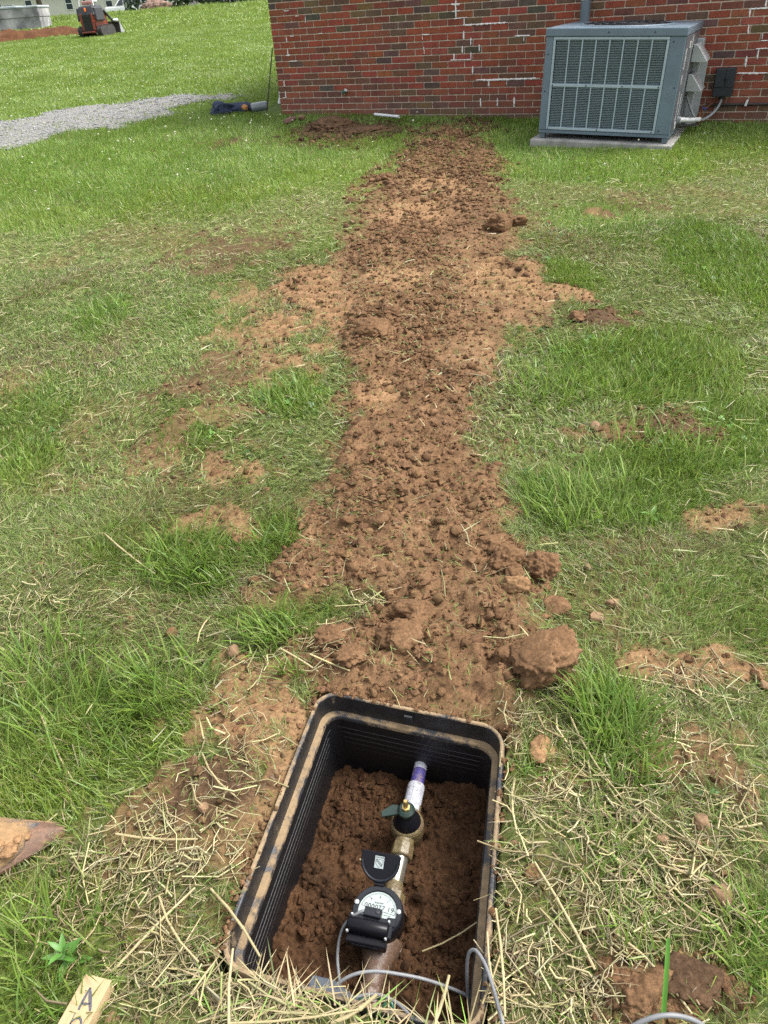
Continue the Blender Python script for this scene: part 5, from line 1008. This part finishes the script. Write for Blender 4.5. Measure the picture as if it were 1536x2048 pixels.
for lbl, a, b, r in STR_:
    ax, bx = Vector(a), Vector(b); q0 = ax.copy()
    if a[2] > -.1: ax.z += h1(ax.x, ax.y) if abs(ax.x) > .3 or ax.y > 1.3 else 0; bx.z += h1(bx.x, bx.y) if abs(bx.x) > .3 or bx.y > 1.3 else 0
    d = bx-ax; n = Vector((-d.y, d.x, 0))*rng.uniform(-.06, .06)
    st = thing('straw_stalk', lbl, 'straw', ax, group='long straws around the meter box')
    m = MB(); m.tube([(0, 0, 0), tuple(d*.33+n), tuple(d*.66+n), tuple(d)], [r, r*1.05, r*.95, r*.8], 7); m.build('stem', MAT_STALK, st, smoothang=50)
    m = MB(); c = d*.62+n; e = d.normalized()*.004; m.tube([tuple(c-e), tuple(c), tuple(c+e)], [r, r*1.35, r], 7); m.build('node', MAT_STALK, st, smoothang=50)
def weed(x, y, s, lbl, n=9, col=(.075, .19, .025)):
    w = thing('weed', lbl, 'weed', (x, y, h1(x, y))); mw = M('weed_leaf', col, tuple(c*.7 for c in col), 20, .5)
    for k in range(n):
        a = k*2.4; L = s*(1-.045*k); up = .3+.09*k; V = []
        for i in range(6):
            t = i/5; wd = L*.17*math.sin(PI*min(.97, .12+t*.88)); r = L*t*math.cos(up*(1-.55*t)); z = L*t*math.sin(up)*(1-.35*t)+.012*k*s/.06*.5
            for u in (-1, 0, 1): V.append((r*math.cos(a)-u*wd*math.sin(a), r*math.sin(a)+u*wd*math.cos(a), z+abs(u)*wd*.35))
        m = MB(); m.add(V, [(3*i+j, 3*i+j+1, 3*i+j+4, 3*i+j+3) for i in range(5) for j in (0, 1)]); m.build('leaf', mw, w, smoothang=60)
weed(-.655, .690, .050, 'bright green narrow-leaved weed just above the wooden stake', 10)
weed(.86, 1.92, .05, 'pale green broad-leaved weed by the orange clay patch at right', 5, (.10, .22, .035))

# ============================================================ GRASS, STRAW, CRUMBS (stuff)
PAD_C = Vector((0, 0)); 
def wall_local(x, y): return (x-W0.x)*WX.x+(y-W0.y)*WX.y, (x-W0.x)*WY.x+(y-W0.y)*WY.y
def blocked(x, y, f):
    s, v = wall_local(x, y)
    b = (f.box > -.012)
    b |= (s > -.6) & (v > .0) & (s < 12) & (v < 9)
    b |= (s > 3.60) & (s < 4.96) & (v > -1.44) & (v < -.1)
    b |= (sdpoly(x, y, GRAVEL)-.22+.62*fbm(x*1.4, y*1.8, 71, 3) > .05) & (rng.random(len(x)) > .14)
    return b
def blades(x, y, z, L, W, az, t0, t1, col, seg, lift=None):
    """flat tapering blades; t0 / t1 = lean from upright at the foot and at the tip"""
    n = len(x); ca, sa = np.cos(az), np.sin(az); P = [np.stack([x, y, z], 1)]
    for k in range(seg):
        t = t0+(t1-t0)*(k+.5)/seg; st = np.sin(t)*L/seg
        P.append(P[-1]+np.stack([ca*st, sa*st, np.cos(t)*L/seg], 1))
    tw = rng.uniform(-.9, .9, n); side = np.stack([-sa*np.cos(tw), ca*np.cos(tw), np.sin(tw)*.8], 1)
    V = []; wd = [1, .92, .72, .45][:seg] if seg > 1 else [1]
    for k in range(seg):
        V += [P[k]-side*(W*wd[k]*.5)[:, None], P[k]+side*(W*wd[k]*.5)[:, None]]
    V.append(P[seg]); nv = 2*seg+1
    V = np.stack(V, 1).reshape(-1, 3)
    base = (np.arange(n)*nv)[:, None]; loops = []; tot = []
    pat = []
    for k in range(seg-1): pat += [2*k, 2*k+1, 2*k+3, 2*k+2]; tot.append(4)
    pat += [2*seg-2, 2*seg-1, 2*seg]; tot.append(3)
    loops = (base+np.array(pat)[None]).ravel(); tot = np.tile(tot, n); st = np.concatenate([[0], np.cumsum(tot)[:-1]])
    return V, loops, st, tot, np.repeat(col, nv, 0)
def pal(cols, n, k=None, jit=.28):
    c = np.array(cols)[rng.integers(0, len(cols), n)] if k is None else np.array(cols)[k]
    return np.clip(c*(1+rng.uniform(-jit, jit, (n, 1)))*(1+rng.uniform(-.06, .06, (n, 3))), 0, 1)
LUSHC = [(.14, .235, .032), (.165, .26, .039), (.19, .28, .048), (.115, .20, .032), (.22, .285, .072), (.145, .24, .053)]
THATC = [(.21, .25, .07), (.27, .31, .10), (.175, .26, .05), (.13, .21, .038), (.31, .31, .14), (.20, .265, .08), (.14, .20, .05), (.17, .28, .05), (.07, .09, .028), (.235, .285, .085)]
DRYC = [(.36, .29, .15), (.43, .35, .20), (.31, .25, .13), (.27, .23, .13)]
def field_grass(name, y0, y1, n, wfun, seg, Ls, Ws, label, ymin=None, xr=None, upright=1.0):
    y = np.sqrt(rng.uniform(y0**2, y1**2, n)) if xr is None or y0 > 5 else y0+(y1-y0)*rng.random(n)**1.35
    w = wfun(y); x = rng.uniform(-1, 1, n)*w
    if xr is not None: x = xr(y, rng.random(n))
    f = Field(x, y)
    clump = fbm(x*5.5/(1+.06*y), y*4/(1+.06*y), 51, 3)
    dens = (.92+.15*f.lush+.22*clump)*(1-.97*smooth(.2, .98, f.soil+.30*clump+.22*fbm(x*22, y*16, 53, 2)))*(1-.45*f.straw)
    dens = np.where((f.soil > .6), np.maximum(dens, .055), dens)
    k = (rng.random(n) < dens) & ~blocked(x, y, f)
    x, y = x[k], y[k]; f = Field(x, y); n = len(x); clump = clump[k]
    z = H(x, y, f)-.004
    pl = np.clip(.16+f.lush*1.0+.35*clump, .08, .97); lush = rng.random(n) < pl
    comb = fbm(x*1.7, y*1.7, 55, 2)*4.5
    az = np.where(lush, comb+rng.normal(0, 1.3, n), comb*1.2+rng.normal(0, 1.25, n))
    L = rng.uniform(*Ls, n)*np.where(lush, (.55+.35*f.lush)*(.8+.45*np.clip(clump+.4, 0, 1)), .62)
    L = np.where(f.soil > .5, L*.7, L)
    t0 = np.where(lush, np.abs(rng.normal(.25, .22, n)), rng.uniform(.5, 1.4, n)*upright); t1 = np.where(lush, t0+rng.uniform(.2, 1.1, n), rng.uniform(1.15, 1.75, n))
    z = z+np.where(lush, 0, rng.uniform(.0, .022, n))
    col = np.where(lush[:, None], pal(LUSHC, n), pal(THATC, n))
    dead = (rng.random(n) < .38*smooth(-.1, .45, fbm(x*2.2, y*1.6, 58, 3)+.5*f.soil)*(1-f.lush)) & ~lush
    col = np.where(dead[:, None], pal([(.20, .14, .07), (.15, .10, .05), (.26, .20, .11), (.11, .08, .04), (.22, .19, .08)], n), col)
    dry = rng.random(n) < np.where(lush, .04, .09)+.25*f.straw*(~lush)
    col = np.where(dry[:, None], pal(DRYC, n)*.8, col)
    big = fbm(x*.45, y*.45, 57, 2); col = col*(1+.16*big[:, None])*np.array([1+0*1, 1, 1])
    yel = smooth(-.2, .5, fbm(x*.9, y*.6, 59, 3))[:, None]; col = col*(1-yel*.0)+yel*np.array([.03, .015, .0])*lush[:, None]
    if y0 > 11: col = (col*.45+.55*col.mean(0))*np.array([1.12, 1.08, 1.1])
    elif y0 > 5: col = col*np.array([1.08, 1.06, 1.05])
    W = rng.uniform(*Ws, n)*np.where(lush, 1, .75)
    V, lp, st, tt, cc = blades(x, y, z, L, W, az, t0, t1, col, seg)
    o = link(bpy.data.objects.new(name, np_mesh(name, V, lp, st, tt, MAT_GRASS, cc, False))); o['kind'] = 'stuff'; o['label'] = label
    return o
hw = lambda a, b: (lambda y: a+b*y)
field_grass('grass', .42, 2.3, 150000, hw(.55, .55), 3, (.030, .080), (.0015, .0036), 'mixed green and flattened cut grass around the box')
field_grass('grass', 2.3, 5.2, 210000, hw(.45, .60), 2, (.035, .085), (.0030, .0064), 'trampled and green grass either side of the trench')
field_grass('grass', 5.2, 11.5, 185000, hw(.3, .62), 1, (.04, .085), (.007, .0125), 'green lawn in front of the brick wall')
field_grass('grass', .2, 9.5, 165000, hw(0, 0), 1, (.045, .10), (.007, .013), 'lawn to either side of the view', xr=lambda y, r: np.where(r < .5, -1, 1)*(.46+.57*y+np.abs(r*4 % 2-1)*1.15))
xl = lambda y, r: -.62*y-.6+r*(.62*y+.6-.02*y+.6)
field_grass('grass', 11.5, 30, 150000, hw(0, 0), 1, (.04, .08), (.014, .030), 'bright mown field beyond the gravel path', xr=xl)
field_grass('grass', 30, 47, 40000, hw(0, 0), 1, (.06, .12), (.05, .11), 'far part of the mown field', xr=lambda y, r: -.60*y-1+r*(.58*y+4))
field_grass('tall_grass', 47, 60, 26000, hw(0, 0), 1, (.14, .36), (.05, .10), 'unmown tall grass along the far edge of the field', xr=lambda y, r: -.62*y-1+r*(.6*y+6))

def clippings():
    # pale cut stems lying loose on the turf and on the edges of the trench
    n = 26000; y = np.sqrt(rng.uniform(.5**2, 8**2, n)); x = rng.uniform(-1, 1, n)*(.45+.6*y); f = Field(x, y)
    p = (.55*(1-f.lush)+.12)*(1-.72*smooth(.35, .9, f.soil))*(.35+.9*smooth(-.2, .4, fbm(x*3, y*2.4, 97, 3))); k = (rng.random(n) < p) & ~blocked(x, y, f); x, y = x[k], y[k]; n = len(x)
    V, lp, st, tt, cc = blades(x, y, H(x, y)+rng.uniform(.012, .034, n), rng.uniform(.03, .095, n), rng.uniform(.0016, .0034, n)*(1+.14*y), rng.uniform(0, 2*PI, n), rng.uniform(1.3, 1.6, n), rng.uniform(1.4, 1.75, n), pal([(.34, .36, .15), (.42, .38, .20), (.28, .33, .12), (.38, .34, .19), (.23, .30, .09), (.48, .44, .26)], n), 2)
    o = link(bpy.data.objects.new('grass_clippings', np_mesh('grass_clippings', V, lp, st, tt, MAT_GRASS, cc, False))); o['kind'] = 'stuff'
clippings()

def tufts():
    """long tufts standing out of the turf"""
    cs = [(.497, 1.155, .07, 330, .15), (.50, 1.02, .06, 160, .12), (-.66, 1.88, .09, 260, .15), (-.56, 1.80, .07, 160, .13), (-.36, 1.93, .05, 70, .13), (-.33, 1.52, .06, 170, .12), (-.80, 1.25, .14, 330, .16), (-.62, 1.35, .10, 200, .15),
          (-.95, 1.45, .12, 220, .15), (-.40, 2.95, .10, 150, .13), (-1.5, 4.15, .12, 130, .15), (.62, 2.02, .12, 260, .14), (.8, 2.0, .12, 200, .13), (1.0, 2.25, .2, 260, .13), (.62, .62, .08, 150, .12), (-.70, .70, .09, 170, .13), (-.62, .56, .07, 130, .1),
          (1.05, 2.95, .3, 420, .14), (.75, 2.85, .14, 220, .14), (.42, .80, .06, 80, .08), (.40, .66, .05, 60, .08), (-.27, 1.37, .03, 40, .09), (.33, 1.03, .05, 60, .07), (2.2, 4.2, .4, 420, .11), (-2.6, 6.8, .6, 420, .13), (-1.2, 6.9, .5, 300, .11)]
    A = []
    for cx, cy, r, n, L in cs:
        a = rng.uniform(0, 2*PI, n); q = r*1.3*np.sqrt(rng.random(n))*(1+.5*rng.normal(0, .3, n)); x = cx+q*np.cos(a); y = cy+q*np.sin(a)
        A.append(np.stack([x, y, rng.uniform(.4, 1.05, n)*L, np.where(rng.random(n) < .35, a+rng.normal(0, .6, n), fbm(x*2, y*2, 55, 2)*5+rng.normal(0, 1.1, n))], 1))
    A = np.concatenate(A); f = Field(A[:, 0], A[:, 1]); A = A[(f.box < -.02)]; n = len(A)
    V, lp, st, tt, cc = blades(A[:, 0], A[:, 1], H(A[:, 0], A[:, 1])-.003, A[:, 2], rng.uniform(.0022, .0048, n)*(1+.25*A[:, 1]), A[:, 3], np.abs(rng.normal(.3, .25, n)), rng.uniform(.6, 1.5, n), pal(LUSHC, n), 4)
    o = link(bpy.data.objects.new('grass_tufts', np_mesh('grass_tufts', V, lp, st, tt, MAT_GRASS, cc, False))); o['kind'] = 'stuff'
tufts()

def clover():
    n = 5200; y = np.sqrt(rng.uniform(.5**2, 6.5**2, n)); x = rng.uniform(-1, 1, n)*(.5+.6*y); f = Field(x, y)
    pat = smooth(.05, .4, fbm(x*2.2, y*2.0, 61, 3)+.25*f.lush-.1)
    k = (rng.random(n) < pat) & (f.soil < .35) & ~blocked(x, y, f); x, y = x[k], y[k]; n = len(x); z = H(x, y)+rng.uniform(.012, .04, n)
    V = []; F = []; C = []; rr = rng.uniform(.006, .0115, n)
    base = np.array([(0, 0, 0), (.55, -.5, .12), (1.15, -.42, .05), (1.3, 0, .0), (1.15, .42, .05), (.55, .5, .12)])
    ang = rng.uniform(0, 2*PI, n); tx = rng.normal(0, .3, n); ty = rng.normal(0, .3, n)
    col = pal([(.07, .17, .025), (.10, .22, .03), (.06, .14, .03), (.14, .26, .04)], n)
    for j in range(3):
        a = ang+j*2.094; c, s = np.cos(a)[:, None], np.sin(a)[:, None]
        px = (base[None, :, 0]*c-base[None, :, 1]*s)*rr[:, None]; py = (base[None, :, 0]*s+base[None, :, 1]*c)*rr[:, None]
        pz = base[None, :, 2]*rr[:, None]+px*tx[:, None]+py*ty[:, None]
        V.append(np.stack([px+x[:, None], py+y[:, None], pz+z[:, None]], 2))
    V = np.stack(V, 1).reshape(-1, 3); m = n*3
    lp = (np.arange(m)[:, None]*6+np.arange(6)[None]).ravel()
    o = link(bpy.data.objects.new('clover_leaves', np_mesh('clover_leaves', V, lp, np.arange(m)*6, np.full(m, 6), MAT_GRASS, np.repeat(col, 18, 0), False))); o['kind'] = 'stuff'
    n = 2300; y = np.sqrt(rng.uniform(2.0**2, 24**2, n)); x = np.where(rng.random(n) < .6, -.62*y+rng.random(n)*.6*y, rng.uniform(-.6, .62, n)*y); f = Field(x, y)
    k = (f.lush > .55) & (f.soil < .2) & ~blocked(x, y, f) & (rng.random(n) < .25+.9*np.clip(fbm(x*.8, y*.5, 63, 3)+.2, 0, 1)) & (rng.random(n) < np.clip(y/9, .12, 1)); x, y = x[k], y[k]
    scatter_lumps('clover_flowers', x, y, H(x, y)+rng.uniform(.05, .10, len(x)), np.where(y > 9, rng.uniform(.008, .014, len(x)), rng.uniform(.006, .010, len(x))), M('clover_white', (.50, .50, .38), (.40, .42, .28), 200, .8), flat=.9, amp=.2)
clover()

def straw_scatter():
    n = 42000; y = rng.uniform(.45, 2.1, n); x = rng.uniform(-1, 1, n)*(.6+.45*y); f = Field(x, y)
    k = (rng.random(n) < f.straw*(.32+.7*smooth(-.3, .3, fbm(x*7, y*7, 65, 3)))+.010) & (f.box < -.004); x, y = x[k], y[k]; n = len(x)
    L = rng.gamma(2.2, .018, n)+.012; L = np.clip(L, .012, .15); az = rng.uniform(0, PI, n)+fbm(x*3, y*3, 67, 2); tilt = rng.normal(0, .13, n)
    R = np.clip(rng.gamma(4, .0004, n), .0006, .003); z = H(x, y)+.006+np.abs(rng.normal(0, .010, n))
    d = np.stack([np.cos(az)*np.cos(tilt), np.sin(az)*np.cos(tilt), np.sin(tilt)], 1); s = np.stack([-np.sin(az), np.cos(az), 0*az], 1); u = np.cross(d, s)
    c = np.stack([x, y, z], 1); bend = rng.normal(0, .14, n)*L
    rings = []
    for t, q in ((-.5, 0), (0, 1), (.5, 0)):
        p = c+d*(L*t)[:, None]+s*(bend*q)[:, None]
        for a in range(3): rings.append(p+(s*math.cos(a*2.094)+u*math.sin(a*2.094)*.6)*R[:, None])
    V = np.stack(rings, 1).reshape(-1, 3); F = []
    for i in (0, 3):
        for a in range(3): F.append((i+a, i+(a+1) % 3, i+3+(a+1) % 3, i+3+a))
    F = np.array(F); lp = (F[None]+(np.arange(n)*9)[:, None, None]).ravel(); m = n*6
    col = pal([(.40, .34, .17), (.47, .41, .22), (.31, .26, .13), (.43, .385, .23), (.24, .21, .10), (.20, .155, .085)], n)
    o = link(bpy.data.objects.new('straw', np_mesh('straw', V, lp, np.arange(m)*4, np.full(m, 4), MAT_STRAW, np.repeat(col, 9, 0), True))); o['kind'] = 'stuff'; o['label'] = 'loose pale straw strewn around the meter box'
straw_scatter()
def rim_straw():
    # straw and clipped grass fallen over the near edge of the box
    n = 430; t = rng.random(n); a = BOXC[3]; b = BOXC[2]; c = a[None]+(b-a)[None]*t[:, None]+rng.normal(0, .016, (n, 2))+np.array([-.012, -.022]); x, y = c[:, 0], c[:, 1]
    w = rng.random(n) < (.35+.65*smooth(-.2, .3, fbm(t*7, t*0, 91, 2))); x, y = x[w], y[w]; n = len(x)
    V, lp, st, tt, cc = blades(x, y, .012+rng.uniform(0, .022, n), rng.uniform(.03, .10, n), rng.uniform(.0016, .0036, n), rng.uniform(0, 2*PI, n), rng.uniform(1.1, 1.6, n), rng.uniform(1.3, 1.75, n), np.where((rng.random(n) < .75)[:, None], pal(DRYC, n), pal(THATC, n)), 3)
    o = link(bpy.data.objects.new('straw', np_mesh('straw', V, lp, st, tt, MAT_STRAW, cc, False))); o['kind'] = 'stuff'; o['label'] = 'flattened straw fallen over the near rim of the box'
rim_straw()

def crumbs():
    def pts(n, y0, y1, w):
        y = rng.uniform(y0, y1, n); x = rng.uniform(-.65, 1.5, n) if w is None else rng.uniform(-w, w, n); return x, y
    x, y = pts(300000, 1.1, 9.3, None); f = Field(x, y)
    p = f.crumb*(.12+.6*smooth(-.25, .35, fbm(x*5, y*4, 81, 3)))*(1-.93*f.clay)+.05*smooth(.3, .8, f.soil)+.035*smooth(.05, .3, f.soil)
    k = (rng.random(len(x)) < p) & (f.box < -.01); x, y = x[k], y[k]
    r = np.clip(rng.gamma(1.8, .0021, len(x)), .0018, .014)*(1+.13*y)
    big = (r > .0095*(1+.13*y)) & (rng.random(len(x)) < .32)
    scatter_lumps('soil_crumbs', x[big], y[big], H(x[big], y[big]), r[big], MAT_CRUMB, 'coarse brown soil crumbs along the trench', sub=2, sink=.3, amp=.5, smoothf=True)
    sm = np.where(~big)[0][:52000]
    scatter_lumps('soil_crumbs', x[sm], y[sm], H(x[sm], y[sm]), r[sm], MAT_CRUMB, 'fine brown soil crumbs along the trench', sub=0, sink=.1)
    x, y = pts(16000, .45, 3.2, 1.3); f = Field(x, y); k = (rng.random(len(x)) < .22*f.soil*(1-f.crumb)*(1+f.dark)) & (f.box < -.01); x, y = x[k], y[k]
    scatter_lumps('soil_crumbs', x, y, H(x, y), np.clip(rng.gamma(2, .0028, len(x)), .002, .014), MAT_CRUMB, 'small crumbs of earth on the bare patches', sub=1)
    x = np.concatenate([rng.normal(.385, .045, 500), rng.normal(.46, .045, 400)]); y = np.concatenate([rng.normal(.56, .035, 500), rng.normal(.575, .03, 400)])
    scatter_lumps('soil_crumbs', x, y, H(x, y), np.clip(rng.gamma(2, .0025, 900), .0018, .012), MAT_CRUMB, 'crumbs broken off the clods at the bottom edge', sub=1, amp=.45)
    # earth spilled against the outside and over the edge of the rim
    P = []
    for a, b, m_ in ((BOXC[0], BOXC[1], 700), (BOXC[1], BOXC[2], 420), (BOXC[3], BOXC[0], 420)):
        t = rng.random(m_); e = (b-a)/np.linalg.norm(b-a); o_ = np.array((-e[1], e[0])); d = np.where(rng.random(m_) < .8, np.abs(rng.normal(.004, .016, m_)), -rng.uniform(.0, .012, m_)); P.append(a[None]+(b-a)[None]*t[:, None]+o_[None]*d[:, None])
    P = np.concatenate(P); sd = sdpoly(P[:, 0], P[:, 1], BOXC); g_ = smooth(-.2, .35, fbm(P[:, 0]*14, P[:, 1]*14, 95, 2)); k = rng.random(len(P)) < .25+.75*g_; P, sd = P[k], sd[k]
    scatter_lumps('soil_crumbs', P[:, 0], P[:, 1], np.where(sd > -.002, .0165, .004), np.clip(rng.gamma(2, .0016, len(P)), .0012, .008), MAT_CRUMB, 'crumbs of earth spilled on the rim of the meter box', sub=1, amp=.45)
    n = 2600; x = rng.uniform(-.75, 1.9, n); y = rng.uniform(8.0, 10.2, n); f = Field(x, y); k = (rng.random(n) < f.soil*.8) & ~blocked(x, y, f); x, y = x[k], y[k]
    scatter_lumps('soil_crumbs', x, y, H(x, y), rng.uniform(.008, .026, len(x)), MAT_DARKCRUMB, 'dark crumbled earth at the foot of the wall', sub=1)
    x = np.concatenate([rng.normal(-.28, .22, 420), rng.normal(.12, .22, 300)]); y = np.concatenate([rng.normal(9.55, .22, 420), rng.normal(9.35, .2, 300)])
    zz = H(x, y)+.09*np.exp(-((x+.28)/.2)**2-((y-9.62)/.22)**2); scatter_lumps('soil_crumbs', x, y, zz, rng.uniform(.012, .034, len(x)), MAT_DARKCRUMB, 'dark clods heaped on the lawn below the tap', sub=2, amp=.4)
    x = rng.uniform(-1.6, 2.0, 9000); y = rng.uniform(1.5, 6.2, 9000); f = Field(x, y); k = (rng.random(9000) < .7*f.dark*smooth(-.1, .4, fbm(x*7, y*6, 85, 3))); x, y = x[k], y[k]
    scatter_lumps('soil_crumbs', x, y, H(x, y), np.clip(rng.gamma(1.6, .0026, len(x)), .002, .012)*(1+.12*y), MAT_DARKCRUMB, 'dark crumbs on the muddy patches in the lawn', sub=1, amp=.4)
crumbs()
